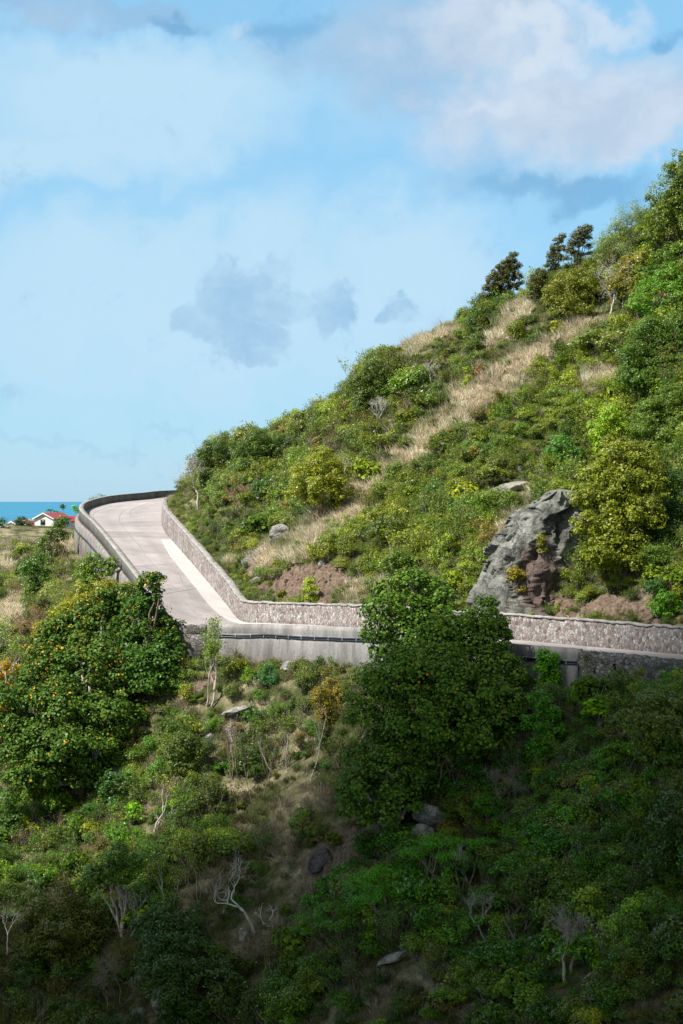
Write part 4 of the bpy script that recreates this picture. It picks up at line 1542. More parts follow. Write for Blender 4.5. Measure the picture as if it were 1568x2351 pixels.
def trunk_limbs(rng, base, lobes, r0, mat, parent, extra=1, wig=.25):
    """limbs from the base to each lobe, merged as the tree's one trunk mesh"""
    tb = []
    base = np.array(base, float)
    n = len(lobes)
    stems = max(1, min(3, n // 3))
    roots = [base + np.r_[rng.normal(0, r0 * 1.5, 2), -.3] for _ in range(stems)]
    for i, L in enumerate(lobes):
        c = np.array(L[:3])
        p0 = roots[i % stems]
        k = 7
        t = np.linspace(0, 1, k)[:, None]
        mid = np.array([p0[0] * .55 + c[0] * .45, p0[1] * .55 + c[1] * .45, p0[2] + (c[2] - p0[2]) * .62])
        pts = (1 - t) ** 2 * p0 + 2 * t * (1 - t) * mid + t * t * c
        pts[1:-1] += rng.normal(0, wig * np.linalg.norm(c - p0) * .06, (k - 2, 3))
        tb.append(tube(pts, np.linspace(r0, r0 * .35, k), 6))
        for _ in range(extra * 3):
            d = sph(rng, 1, -.2)[0]
            gnarl(rng, pts[-1 - rng.integers(0, 2)], d, np.mean(L[3:6]) * .7, r0 * .3, 1, tb, [], .4, .8, .1, (2, 2))
    v, f = merge(tb)
    o = link('trunk', mesh_np('trunk', v, [f], True), mat); fixp(o, parent)
    return o


def big_tree(name, label, base, D, lobes, tint, size=.2, per=42, big=True, mat='leaf_big', bark_='bark_pale', r0=.16, clump=.36, group=None, cat='tree', up=-.6, flat=1.0,
             dens_z=1.0, jitter=.45, aspect=.55, depth=.45, seed=None, phrase=None, limbs=1, fill=None):
    """lobes as (px, py, radius, extra distance) seen against the slope"""
    seed = seed or int(abs(base[0] * 7 + base[1] * 13)) % 99991
    rng = np.random.default_rng(seed)
    if D is None:
        b = hit(*base)
        D = b[1]
        if base[1] > 1500: print(label[:40], round(D, 1))
    else:
        b = W(base[0], base[1], D)
        b = (b[0], D, float(gz(b[0], D)[0]))
    e = empty(name, b, label, cat, group)
    tag(e, tint=tint)
    ll = []
    if mat == 'leaf_big': depth, clump = .28, .42
    for (lx, ly, lr, dd) in lobes:
        if name == 'windswept_tree': ly = base[1] + (ly - base[1]) * 1.14
        p = W(lx, ly, D + dd)
        r = lr * (D + dd) / FPX * (1.0 if name == 'windswept_tree' else 1)
        ll.append((*p, r * rng.uniform(.95, 1.1), r * rng.uniform(.9, 1.1), r * flat * rng.uniform(.85, 1.0)))
    if fill is None:
        fill = flat == 1.0 and not name.startswith(('windswept', 'house', 'ledge', 'parapet')) and 'trunk' not in label and base[1] > 700
    if fill:
        zc = min(q[2] for q in ll)
        r = max(q[3] for q in ll)
        span = [q[0] for q in ll if q[2] < zc + r * 1.5]
        mx = (min(span) + max(span)) / 2
        for t in (.35, .75):
            for s_ in (-.55, .1, .6):
                X_ = b[0] * t + mx * (1 - t) + s_ * r * (1.15 - .3 * t)
                Z_ = zc * (1 - t) + (b[2] + .35 * r) * t
                ll.append((X_, D - .1 * r + rng.normal(0, .2 * r), Z_, r * .62, r * .62, r * .5))
    V, F = lobe_leaves(ll, per, size, rng, clump, up, depth, aspect, big, jitter)
    me = leaf_mesh('crown', V, F, rng, cluster=mat.startswith('leaf_'))
    o = link('crown', me, M[mat]); fixp(o, e); o['tint'] = [float(c) for c in tint]
    trunk_limbs(rng, b, ll, r0, M[bark_], e, limbs)
    LAND.append((base[0], (base[1] + lobes[0][1]) / 2, phrase or label))
    return e


OT = (.034, .075, .016)
big_tree('flowering_tree', 'large dark green tree dotted with orange leaves and flowers, beside the bend of the road', (190, 1800), None,
         [(215, 1425, 60, 8), (150, 1465, 62, 7), (265, 1465, 65, 7), (110, 1530, 62, 5), (205, 1540, 85, 4), (285, 1560, 70, 4), (70, 1600, 62, 2), (150, 1630, 85, 1), (245, 1650, 75, 1), (60, 1700, 60, -1),
          (130, 1720, 70, -2), (220, 1725, 60, -1), (50, 1780, 45, -3), (30, 1660, 40, 0), (310, 1640, 40, 2), (175, 1440, 45, 7), (320, 1400, 40, 8), (290, 1380, 38, 9), (250, 1375, 40, 9), (110, 1470, 40, 7), (20, 1600, 38, 0), (40, 1730, 42, -2), (90, 1790, 40, -3), (0, 1660, 30, 0)], (.030, .062, .016), .17, 100, mat='leaf_orange', r0=.2, limbs=0,
         phrase='the orange flowering tree')
big_tree('flowering_tree', 'sunlit yellow green crown thick with orange blossom atop the dark flowering tree', (130, 1600), None,
         [(190, 1400, 40, 0), (240, 1395, 38, 0), (150, 1425, 38, -1), (110, 1455, 36, -1), (200, 1440, 40, -1), (150, 1475, 42, -2), (100, 1500, 34, -2), (210, 1490, 38, -2), (260, 1440, 34, -1), (120, 1540, 36, -3), (75, 1545, 30, -2)],
         (.085, .105, .020), .16, 100, mat='leaf_blossom', r0=.1, limbs=0, phrase='the blossoming yellow green crown')  # lighter yellow tint carries the sunlight on the flowering tree's top
big_tree('broadleaf_tree', 'dark rounded tree with big round leaves, filling the corner below the road bend', (350, 1600), None,
         [(350, 1420, 42, 4), (385, 1450, 38, 3), (330, 1470, 50, 2), (375, 1500, 48, 1), (330, 1530, 50, 0), (385, 1525, 36, 0), (350, 1570, 38, -1), (345, 1340, 30, 3), (362, 1325, 14, 3), (340, 1375, 34, 3), (320, 1400, 34, 3)], (.024, .058, .016), .165, 105,
         mat='leaf_orange', bark_='bark_brown', r0=.09, limbs=0, phrase='the dark tree at the road corner')
big_tree('broadleaf_tree', 'top tree of the dark green clump before the road, its pale limbs showing through gaps', (950, 1580), None,
         [(905, 1350, 40, 1), (950, 1350, 45, 1), (1000, 1365, 42, 1), (1025, 1385, 30, 0), (880, 1400, 42, 0), (930, 1395, 40, 0), (870, 1450, 38, -1), (890, 1490, 45, -1), (985, 1420, 42, 0), (940, 1430, 45, 0), (1010, 1415, 34, 0), (950, 1480, 50, -1)],
         (.042, .086, .019), .16, 105, r0=.16, bark_='bark_pale', depth=.5, phrase='the topmost dark tree in the centre clump')
big_tree('broadleaf_tree', 'widest and roundest tree of the dark green clump before the road', (1050, 1760), None,
         [(1115, 1420, 48, 3), (1085, 1450, 50, 3), (1125, 1470, 45, 3), (1020, 1490, 62, 2), (1090, 1520, 75, 2), (1150, 1550, 55, 1), (1000, 1560, 80, 0), (920, 1560, 70, 0), (870, 1590, 62, 0), (1080, 1600, 80, -1),
          (1160, 1620, 50, -1), (1060, 1445, 40, 2), (1010, 1450, 45, 2), (960, 1640, 70, -2), (1040, 1670, 70, -2), (1120, 1680, 60, -2), (840, 1650, 40, -1)], (.042, .084, .018), .16, 105, r0=.2, limbs=0, phrase='the widest dark tree in the centre clump')
big_tree('broadleaf_tree', 'lowest tree of the dark green clump, leaning out over bare ground and grey rock', (905, 1895), None,
         [(915, 1700, 58, 2), (870, 1720, 52, 2), (960, 1730, 45, 1), (820, 1760, 45, 1), (900, 1780, 72, 0), (970, 1790, 38, 0), (840, 1820, 55, -1), (920, 1850, 50, -1), (870, 1880, 40, -2), (810, 1860, 30, -1)],
         (.038, .078, .018), .16, 105, r0=.14, limbs=0, fill=False, phrase='the lowest dark tree in the centre clump')
big_tree('hillside_tree', 'full yellow green tree growing beside the tall grey rock outcrop', (1440, 1320), None,
         [(1420, 1040, 48, 3), (1470, 1060, 50, 3), (1380, 1090, 48, 2), (1440, 1110, 55, 2), (1490, 1120, 45, 2), (1350, 1150, 42, 1), (1405, 1165, 55, 1), (1465, 1185, 52, 1), (1350, 1210, 36, 0), (1400, 1230, 45, 0),
          (1450, 1250, 42, 0), (1375, 1270, 36, -1)], (.085, .105, .014), .16, 190, big=False, mat='leaf', bark_='bark_brown', r0=.14, aspect=.7, phrase='the yellow green tree by the outcrop')
big_tree('hillside_tree', 'tall dense green tree at the highest corner of the hill', (1530, 600), None,
         [(1562, 405, 42, 1), (1590, 380, 50, 1), (1535, 450, 42, 1), (1580, 460, 50, 1), (1515, 500, 36, 0), (1560, 530, 40, 0), (1600, 520, 45, 0), (1500, 540, 26, 0)], (.055, .085, .016), .16, 190, big=False, mat='leaf',
         bark_='bark_brown', r0=.12, phrase='the highest tree')
big_tree('hillside_tree', 'hazy grey green feathery tree on the skyline just below the highest tree', (1430, 640), None,
         [(1455, 495, 34, 0), (1420, 520, 38, 0), (1460, 545, 32, 0), (1395, 560, 32, 0), (1430, 580, 40, 0), (1380, 590, 20, 0)], (.085, .12, .085), .10, 230, big=False, mat='leaf', bark_='twig', r0=.06,
         aspect=.35, depth=.75, phrase='the feathery skyline tree', limbs=2)
WB = (.040, .044, .016)
big_tree('windswept_tree', 'lone wind-slanted tree standing clear on the skyline with bare grey stems below', (1140, 712), None,
         [(1179, 600, 9, 0), (1172, 612, 14, 0), (1160, 624, 17, 0), (1182, 625, 15, 0), (1146, 636, 17, 0), (1170, 640, 20, 0), (1188, 645, 13, 0), (1132, 650, 16, 0), (1153, 655, 20, 0), (1120, 667, 14, 0), (1140, 672, 18, 0), (1178, 665, 16, 0), (1112, 685, 11, 0), (1195, 660, 9, 0), (1125, 690, 12, 0), (1160, 678, 14, 0)], WB, .11, 520, big=False, mat='leaf', bark_='twig',
         r0=.05, phrase='the lone skyline tree', limbs=1)
big_tree('windswept_tree', 'narrow brown green wind-slanted skyline tree, left one of the close pair', (1272, 648), None,
         [(1292, 556, 9, 0), (1284, 566, 12, 0), (1276, 580, 13, 0), (1290, 582, 12, 0), (1268, 596, 13, 0), (1282, 600, 14, 0), (1262, 612, 12, 0), (1276, 618, 12, 0), (1260, 628, 9, 0), (1268, 635, 9, 0)], WB, .11, 520, big=False, mat='leaf', bark_='bark_brown', r0=.045, phrase='the narrow skyline tree', limbs=1)
big_tree('windswept_tree', 'skyline tree with a mushroom top and open dark trunks, right one of the close pair', (1325, 640), None,
         [(1350, 540, 13, 0), (1337, 546, 15, 0), (1325, 556, 15, 0), (1348, 556, 14, 0), (1315, 570, 14, 0), (1333, 570, 15, 0), (1355, 574, 9, 0), (1308, 585, 13, 0), (1322, 588, 12, 0), (1358, 590, 8, 0), (1301, 600, 10, 0), (1300, 615, 8, 0), (1340, 590, 8, 0)], WB, .11, 430, big=False, mat='leaf', bark_='bark_brown', r0=.05, depth=.6,
         phrase='the open skyline tree', limbs=1)
big_tree('windswept_tree', 'small rounded dark tree crouching on the skyline below the close pair', (1228, 700), None,
         [(1240, 642, 18, 0), (1232, 660, 20, 0), (1225, 682, 16, 0), (1245, 668, 14, 0)], WB, .11, 520, big=False, mat='leaf', bark_='twig', r0=.04, phrase='the small crouching skyline tree')
big_tree('round_bush', 'big rounded olive green bush with pale inner branches just under the skyline pair', (1310, 730), None,
         [(1300, 650, 34, 0), (1340, 650, 34, 0), (1275, 680, 30, 0), (1320, 685, 40, 0), (1360, 675, 28, 0), (1280, 710, 22, 0), (1340, 712, 24, 0)], (.082, .098, .018), .13, 260, big=False, mat='leaf', bark_='bark_pale', r0=.06,
         cat='bush', phrase='the big olive bush')
big_tree('hillside_tree', 'rounded yellow green tree with a short forked brown trunk on the grassy hillside', (745, 1195), None,
         [(740, 1070, 40, 0), (700, 1100, 38, 0), (775, 1095, 38, 0), (735, 1120, 46, 0), (680, 1135, 28, 0), (785, 1135, 30, 0), (715, 1150, 30, 0), (765, 1160, 24, 0)], (.115, .135, .020), .15, 210, big=False, mat='leaf',
         bark_='bark_pink', r0=.08, phrase='the round yellow green hillside tree', up=-.4)
for i, (lab, base, lobes, t, ph) in enumerate([
    ('bright green leafy tree on the right slope below the highest trees', (1530, 730), [(1540, 640, 38, 1), (1500, 670, 40, 1), (1560, 690, 40, 0), (1470, 700, 28, 0), (1520, 715, 36, 0)], (.052, .120, .016), 'the bright green upper tree'),
    ('brownish olive tree wedged beside the bleached dead tree on the upper slope', (1440, 700), [(1440, 620, 30, 1), (1420, 650, 28, 0), (1460, 650, 28, 0), (1445, 675, 24, 0)], (.11, .105, .02), 'the brownish olive upper tree'),
    ('deep green tree in the dark gully at the right of the hill', (1500, 900), [(1500, 770, 45, 2), (1540, 800, 45, 2), (1460, 820, 42, 1), (1510, 850, 50, 1), (1450, 870, 36, 0), (1560, 870, 40, 0)], (.036, .075, .014), 'the deep green gully tree'),
    ('mid green spreading tree at the right edge below the gully tree', (1530, 1060), [(1540, 920, 45, 2), (1500, 950, 42, 1), (1565, 980, 45, 1), (1530, 1010, 45, 0), (1480, 990, 34, 0)], (.048, .085, .018), 'the spreading right edge tree'),
    ('shadowy green tree between the yellow green tree and the right edge', (1545, 1250), [(1545, 1110, 40, 2), (1560, 1160, 42, 1), (1530, 1190, 36, 1), (1560, 1220, 36, 0)], (.022, .055, .016), 'the shadowy green tree'),
    ('fresh lime green leafy tree above the yellow green tree', (1410, 1050), [(1400, 955, 28, 0), (1375, 990, 30, 0), (1420, 985, 30, 0), (1390, 1020, 26, 0)], (.12, .19, .025), 'the lime green tree'),
    ('blue green bush with broad leaves on the slope above the outcrop', (1290, 1080), [(1290, 1020, 26, 0), (1270, 1045, 26, 0), (1315, 1045, 24, 0), (1290, 1060, 22, 0)], (.040, .11, .030), 'the blue green bush')]):
    big_tree('hillside_tree', lab, base, None, lobes, t, .15, 210, big=False, mat='leaf', bark_='bark_brown', r0=.08, phrase=ph, cat='bush' if 'bush' in lab else 'tree')
for lab, base, lobes, t, ph, kw in [
    ('dark tree hiding the skyline where the hill drops towards the road', (500, 1120), [(500, 1035, 34, 0), (465, 1055, 30, 0), (540, 1040, 28, 0), (480, 1085, 34, 0), (525, 1075, 30, 0)], (.034, .062, .018), 'the dark tree on the hill nose', {}),
    ('dark green thicket tree beside the dark tree on the hill nose', (600, 1090), [(590, 1010, 28, 0), (560, 1035, 28, 0), (620, 1030, 28, 0), (595, 1055, 32, 0)], (.036, .068, .018), 'the thicket tree above the road', {}),
    ('spreading dark green bush high on the skyline slope above the red twiggy shrub', (850, 960), [(855, 850, 30, 0), (825, 880, 30, 0), (885, 870, 30, 0), (850, 905, 38, 0), (905, 900, 26, 0)], (.045, .068, .018), 'the skyline thicket bush', {}),
    ('green bush below the left end of the lone skyline tree', (1110, 770), [(1105, 720, 22, 0), (1085, 740, 20, 0), (1130, 735, 20, 0), (1105, 750, 20, 0)], (.034, .065, .020), 'the bush under the lone skyline tree', {}),
]:
    big_tree('hillside_tree' if 'tree' in ph else 'hillside_bush', lab, base, None, lobes, t, .13, 260, big=False, mat='leaf', bark_='twig', r0=.06, phrase=ph, cat='bush' if 'bush' in ph else 'tree')

# flat-topped feathery trees of the lower slope
for lab, base, lobes, t, ph in [
    ('flat layered bright green feathery tree beside the pale grey broken rock', (1060, 2080), [(1010, 1935, 50, 2), (1070, 1945, 45, 2), (950, 1960, 40, 2), (1040, 1970, 42, 1), (1110, 1935, 30, 2)], (.042, .16, .008), 'the upper layered tree'),
    ('widest layered bright green feathery tree in the middle of the shaded slope', (900, 2130), [(870, 2010, 50, 2), (930, 2000, 45, 2), (820, 2030, 45, 1), (890, 2050, 60, 1), (960, 2040, 45, 1), (840, 2070, 40, 0)], (.038, .15, .008), 'the wide layered tree'),
    ('lowest layered green feathery tree spreading to the left over the shaded slope', (790, 2200), [(760, 2090, 50, 1), (820, 2085, 45, 1), (710, 2110, 40, 1), (780, 2125, 50, 0), (690, 2140, 28, 0)], (.036, .12, .010), 'the lowest layered tree')]:
    big_tree('layered_tree', lab, base, None, lobes, t, .10, 300, big=False, mat='leaf', bark_='bark_brown', r0=.07, flat=.38, aspect=.35, phrase=ph, up=-.1)
for lab, base, lobes, t, ph in [
    ('dark green tree on several twisted pale trunks on the shaded lower left slope', (288, 2140), [(270, 1960, 30, 0), (240, 1990, 32, 0), (300, 1985, 30, 0), (270, 2010, 34, 0), (215, 2020, 26, 0)], (.030, .072, .014), 'the tree on twisted pale trunks'),
    ('broad dark olive tree filling the lower left of the shaded slope', (160, 2230), [(150, 2070, 48, 1), (95, 2100, 46, 1), (200, 2100, 45, 1), (145, 2140, 60, 0), (90, 2170, 40, 0), (210, 2160, 45, 0)], (.040, .052, .014), 'the broad dark olive tree'),
    ('blue green low-branched tree between the gnarled dead trees of the shaded slope', (370, 2260), [(380, 2110, 40, 1), (340, 2130, 36, 1), (430, 2120, 36, 1), (380, 2160, 50, 0), (440, 2170, 40, 0)], (.028, .062, .030), 'the blue green low tree'),
    ('dark tree hanging over the boulders at the very bottom', (420, 2360), [(400, 2230, 46, 1), (350, 2250, 40, 1), (460, 2240, 45, 1), (520, 2255, 36, 0), (400, 2290, 50, 0)], (.022, .050, .014), 'the bottom dark tree'),
    ('dark rounded bush in the middle of the dry left slope', (430, 1790), [(430, 1700, 28, 0), (405, 1725, 30, 0), (455, 1725, 26, 0), (425, 1750, 30, 0)], (.036, .058, .016), 'the dark bush on the dry slope'),
    ('glossy dark green bush half covering the pale boulder', (265, 1850), [(262, 1790, 24, 0), (245, 1815, 22, 0), (285, 1810, 22, 0), (265, 1835, 22, 0)], (.020, .058, .020), 'the bush on the pale boulder'),
    ('sapling with big green leaves on the far left of the shaded slope', (30, 1920), [(25, 1830, 22, 0), (10, 1860, 22, 0), (45, 1870, 20, 0)], (.030, .070, .020), 'the left edge sapling'),
    ('vivid green shrub under the road wall at the foot of the widest dark tree', (1240, 1760), [(1235, 1610, 30, 1), (1265, 1640, 28, 1), (1225, 1660, 28, 0), (1275, 1680, 26, 0), (1240, 1700, 26, 0)], (.036, .12, .014), 'the vivid green shrub under the wall'),
    ('spreading grey green tree low on the right edge below the rubble wall', (1520, 1760), [(1490, 1620, 40, 1), (1540, 1630, 40, 1), (1450, 1660, 34, 0), (1510, 1670, 45, 0), (1560, 1690, 34, 0)], (.065, .090, .026), 'the grey green right edge tree'),
    ('dark green tree on the far right edge of the shaded slope', (1540, 2020), [(1545, 1850, 40, 1), (1520, 1890, 38, 0), (1560, 1920, 40, 0), (1530, 1950, 38, 0)], (.024, .052, .014), 'the dark right edge tree')]:
    c = 'bush' if 'bush' in lab or 'shrub' in lab else 'tree'
    big_tree('lower_slope_' + c, lab, base, None, lobes, t, .15, 200, big=False, mat='leaf', bark_='bark_pale' if 'pale trunks' in lab else 'twig', r0=.08, phrase=ph, cat=c)
# left side, sunlit
for lab, base, lobes, t, ph in [
    ('leaning dark green tree on the sunny slope left of the orange flowering tree', (75, 1400), [(85, 1290, 22, 0), (65, 1310, 24, 0), (95, 1325, 24, 0), (80, 1350, 22, 0)], (.034, .080, .018), 'the leaning dark green tree'),
    ('green shrub mass at the foot of the tall far retaining wall', (120, 1300), [(143, 1198, 15, 0), (130, 1215, 18, 0), (112, 1232, 18, 0), (140, 1235, 20, 0), (120, 1262, 24, 0), (95, 1245, 12, 0)], (.045, .080, .022), 'the shrubs against the far retaining wall'),
    ('green leafy tree between the pink twiggy shrub and the road parapet', (215, 1390), [(215, 1290, 24, 0), (190, 1310, 24, 0), (240, 1310, 24, 0), (255, 1295, 18, 0), (215, 1335, 26, 0)], (.058, .105, .018), 'the leafy tree by the parapet'),
    ('vivid lime shrub leaning on the outside of the road parapet', (240, 1300), [(238, 1258, 13, 0), (228, 1270, 12, 0), (250, 1272, 12, 0)], (.065, .19, .014), 'the vivid lime shrub'),
    ('yellow green bush above the orange flowering tree', (240, 1440), [(240, 1350, 30, 0), (200, 1370, 32, 0), (285, 1358, 30, 0), (240, 1390, 30, 0), (160, 1395, 30, 0), (320, 1362, 24, 0), (150, 1425, 30, -5), (200, 1420, 32, -5), (110, 1460, 28, -6), (250, 1425, 28, -5)], (.11, .12, .02), 'the yellow green bush over the flowering tree')]:
    c = 'tree' if 'tree ' in lab.split(' on ')[0].split(' between ')[0] + ' ' and 'shrub' not in lab[:12] and 'bush' not in lab[:20] else 'bush'
    big_tree('slope_' + c, lab, base, None, lobes, t, .16, 180, big=False, mat='leaf', bark_='bark_brown', r0=.06, phrase=ph, cat=c)
big_tree('orange_leafed_tree', 'small tree with yellow and orange leaves at the left edge beside the flowering tree', (25, 1690), None,
         [(20, 1540, 30, 0), (5, 1570, 28, 0), (35, 1585, 28, 0), (10, 1610, 28, 0)], (.17, .12, .02), .16, 180, big=False, mat='leaf', bark_='twig', r0=.05, phrase='the yellow orange tree')
big_tree('orange_leafed_tree', 'yellow green shrub turning orange left of the dark centre clump', (755, 1660), None,
         [(760, 1580, 24, 1), (735, 1600, 24, 0), (785, 1595, 20, 0), (755, 1625, 24, 0)], (.10, .085, .016), .15, 210, big=False, mat='leaf', bark_='twig', r0=.05, phrase='the orange tinted shrub', cat='shrub')
# creepers and small bright plants
big_tree('creeper', 'bright green creeper hanging over the concrete wall right of the dark clump', (1258, 1570), 97.6,
         [(1258, 1508, 22, 0), (1252, 1528, 24, 0), (1262, 1550, 24, 0), (1256, 1572, 24, 0)], (.05, .15, .014), .16, 260, big=False, mat='leaf', bark_='twig', r0=.03, cat='creeper', phrase='the hanging creeper', limbs=0)
big_tree('bright_bush', 'bright yellow green upright bush in front of the bare brown bank', (712, 1385), None,
         [(712, 1335, 13, 0), (704, 1352, 12, 0), (720, 1352, 12, 0), (712, 1370, 13, 0)], (.13, .18, .02), .14, 240, big=False, mat='leaf', bark_='twig', r0=.03, cat='bush', phrase='the bright bush on the bank', limbs=0)
big_tree('bright_bush', 'vivid green bush low on the slope just behind the stone wall near the right edge', (1525, 1420), None,
         [(1530, 1370, 22, 0), (1505, 1390, 18, 0), (1550, 1395, 20, 0)], (.05, .13, .016), .16, 190, big=False, mat='leaf', bark_='twig', r0=.03, cat='bush', phrase='the vivid bush above the wall', limbs=0)
big_tree('bright_bush', 'yellow leafed plant on the grassy slope below the big olive bush', (1280, 765), None,
         [(1278, 742, 10, 0), (1288, 752, 8, 0)], (.16, .17, .03), .2, 60, big=True, mat='leaf', bark_='twig', r0=.02, cat='plant', phrase='the yellow plant', limbs=0)
big_tree('bright_bush', 'yellow green upright shrub beside the rust orange one', (1075, 895), None,
         [(1075, 848, 8, 0), (1077, 865, 9, 0), (1072, 880, 9, 0)], (.14, .18, .02), .14, 220, big=False, mat='leaf', bark_='twig', r0=.02, cat='shrub', phrase='the yellow upright shrub', limbs=0)
big_tree('bright_bush', 'small rust orange shrub on the upper slope', (1105, 865), None, [(1105, 848, 11, 0), (1098, 855, 9, 0)], (.12, .06, .03), .12, 300, big=False, mat='leaf', bark_='twig', r0=.02, cat='shrub',
         phrase='the rust orange shrub', limbs=0)
big_tree('bright_bush', 'yellow bush growing from a cleft low in the grey outcrop', (1182, 1340), 107.4, [(1178, 1315, 16, 0), (1192, 1320, 12, 0), (1180, 1328, 14, 0)], (.12, .11, .012), .13, 260, big=False, mat='leaf',
         bark_='twig', r0=.03, cat='bush', phrase='the yellow bush on the outcrop', limbs=0)
big_tree('bright_bush', 'narrow olive plant growing down a crack near the top of the grey outcrop', (1243, 1275), 108.2, [(1240, 1235, 10, 0), (1243, 1250, 11, 0), (1245, 1265, 9, 0)], (.10, .11, .018), .12, 260, big=False, mat='leaf',
         bark_='twig', r0=.02, cat='plant', phrase='the olive plant in the crack', limbs=0, fill=False)
big_tree('fern', 'blue green feathery fern below the smooth concrete wall', (618, 1575), None, [(618, 1535, 16, 0), (600, 1552, 14, 0), (632, 1555, 15, 0)], (.022, .085, .045), .14, 240, big=False, mat='leaf', bark_='twig',
         r0=.03, cat='fern', phrase='the blue green fern', aspect=.25, limbs=0)


# dead and pale-barked trees
def dead_tree(base, hpx, lean, label, mat='bark_white', seed=0, r=.09, depth=3, spread=.75, stems=1, wig=.45, leaves=None, name='dead_tree', up=.2, kids=(2, 3), D=None, phrase=None, cat='dead tree'):
    rng = np.random.default_rng(seed + int(base[0] * 3 + base[1]))
    b = hit(*base) if D is None else W(base[0], base[1], D)
    h = 1.15 * hpx * b[1] / FPX
    e = empty(name, b, label, cat)
    tb, tips = [], []
    if depth >= 2 and depth < 4 and stems < 5: depth += 1
    sh = .64
    tot = sum(sh ** k for k in range(depth + 1)) * .86
    for s in range(stems):
        o = np.array([b[0], b[1], b[2] - .25]) + np.r_[rng.normal(0, .12 * stems, 2), 0]
        d = np.array([lean + rng.normal(0, .12 + .14 * stems), rng.normal(0, .2), 1.0])
        gnarl(rng, o, d, h / tot * rng.uniform(.85, 1.1), r * (1 if stems == 1 else .75), depth, tb, tips, wig, spread, up, kids, sh, 6, .62)
    if leaves is None and stems < 6:
        for tp, dd_ in list(tips):
            for _ in range(2):
                gnarl(rng, tp - dd_ * .05, dd_ + sph(rng, 1)[0] * .9, h * .13, max(.010, r * .10), 1, tb, [], .5, .8, .15, (2, 3), .7, 3, .6)
    v, f = merge(tb)
    fixp(link('branches' if leaves is None else 'trunk', mesh_np('branches', v, [f], True), M[mat]), e)
    if leaves:
        t, size, nl, rad = leaves
        P = np.array([q[0] for q in tips])
        P = np.repeat(P, nl, 0) + rng.normal(0, rad, (len(P) * nl, 3)) * [1, 1, .7]
        V, F = leaf_cards(P, sph(rng, len(P), -.3) + [0, 0, .5], size, rng, .6, .4)
        o = link('crown', leaf_mesh('crown', V, F, rng), M['leaf']); fixp(o, e); o['tint'] = list(t)
    LAND.append((base[0], base[1] - hpx / 2, phrase or label))
    return e


SM = (.045, .085, .020)
dead_tree((455, 1168), 92, -.5, 'bleached leaning dead tree on the hill nose beside the road', r=.12, seed=1, phrase='the bleached tree on the hill nose', depth=3)
dead_tree((885, 990), 72, .1, 'white forked dead tree standing out against the green upper slope', r=.085, seed=2, phrase='the white forked dead tree', up=.35)
dead_tree((715, 1050), 40, -.9, 'low sprawling silver dead tree above the round yellow green hillside tree', r=.10, seed=3, depth=2, phrase='the sprawling silver dead tree')
dead_tree((545, 1170), 55, .2, 'small reddish bare tree on the slope above the climbing road', 'bark_pink', 4, .06, stems=2, phrase='the small reddish bare tree')
dead_tree((490, 1610), 130, 0, 'pale-barked half dead tree with tufted leaves in front of the concrete wall', 'bark_pale', 5, .10, 3, .5, 2, .35, ((.075, .12, .03), .12, 26, .18), 'scraggy_tree', .4, cat='tree', phrase='the half dead tree by the concrete wall')
dead_tree((178, 1812), 118, .15, 'tall pale forked trunk at the foot of the orange flowering tree', 'bark_pale', 6, .11, 2, .5, 1, .35, ((.05, .09, .02), .13, 26, .2), 'scraggy_tree', .5, cat='tree', phrase='the tall pale forked trunk')
dead_tree((140, 1800), 105, -.2, 'slim pale trunk left of the tall forked one under the flowering tree', 'bark_pale', 7, .075, 2, .5, 1, .35, ((.05, .09, .02), .13, 22, .2), 'scraggy_tree', .5, cat='tree', phrase='the slim pale trunk')
dead_tree((338, 1575), 75, 0, 'thin white dead sapling at the foot of the dark corner tree', r=.045, seed=8, depth=2, up=.5, phrase='the thin white sapling')
dead_tree((525, 1735), 70, -.1, 'short bleached snag left of the pink brown twiggy shrub', r=.07, seed=9, depth=2, up=.5, phrase='the short bleached snag')
dead_tree((655, 1770), 110, -.05, 'pale twisted stems holding thin leaves left of the lowest dark tree', 'bark_pale', 10, .06, 2, .45, 3, .3, ((.055, .09, .02), .12, 20, .22), 'scraggy_tree', .5, cat='tree', phrase='the pale twisted stems')
dead_tree((708, 1790), 135, .03, 'single tall thin white stem beside the lowest dark tree', r=.04, seed=11, depth=1, up=.6, wig=.2, phrase='the tall thin white stem')
dead_tree((350, 1915), 100, .1, 'crooked pale trunk crowned with a yellowish air plant on the dry slope', 'bark_pale', 12, .09, 2, .7, 1, .5, ((.12, .13, .03), .14, 20, .15), 'scraggy_tree', .3, cat='tree', phrase='the crooked trunk with the air plant')
dead_tree((575, 2155), 175, .05, 'tallest gnarled bleached dead tree in the middle of the shaded slope', r=.11, seed=13, depth=3, wig=.6, phrase='the tallest gnarled dead tree', kids=(2, 2), up=.3)
dead_tree((600, 2120), 55, 1.2, 'fallen bleached limb lying right of the tallest gnarled dead tree', r=.10, seed=14, depth=2, wig=.5, up=0, phrase='the fallen bleached limb')
dead_tree((480, 2110), 135, .2, 'zigzag bleached dead tree left of the tallest gnarled one', r=.075, seed=15, depth=3, wig=.6, kids=(1, 2), up=.3, phrase='the zigzag dead tree')
dead_tree((430, 2090), 95, -.1, 'thin pale stems sprouting leaves left of the zigzag dead tree', 'bark_pale', 16, .05, 2, .5, 4, .3, ((.05, .08, .02), .11, 14, .2), 'scraggy_tree', .5, cat='tree', phrase='the thin pale leafy stems')
dead_tree((288, 2145), 110, -.1, 'twisted pale trunks rising in front of the dark green left tree', 'bark_pale', 17, .10, 2, .5, 2, .5, None, 'dead_tree', .4, phrase='the twisted pale trunks')
dead_tree((250, 2120), 60, -.1, 'small pale stem beside the twisted pale trunks', 'bark_pale', 18, .06, 1, .5, 1, .4, up=.5, phrase='the small pale stem')
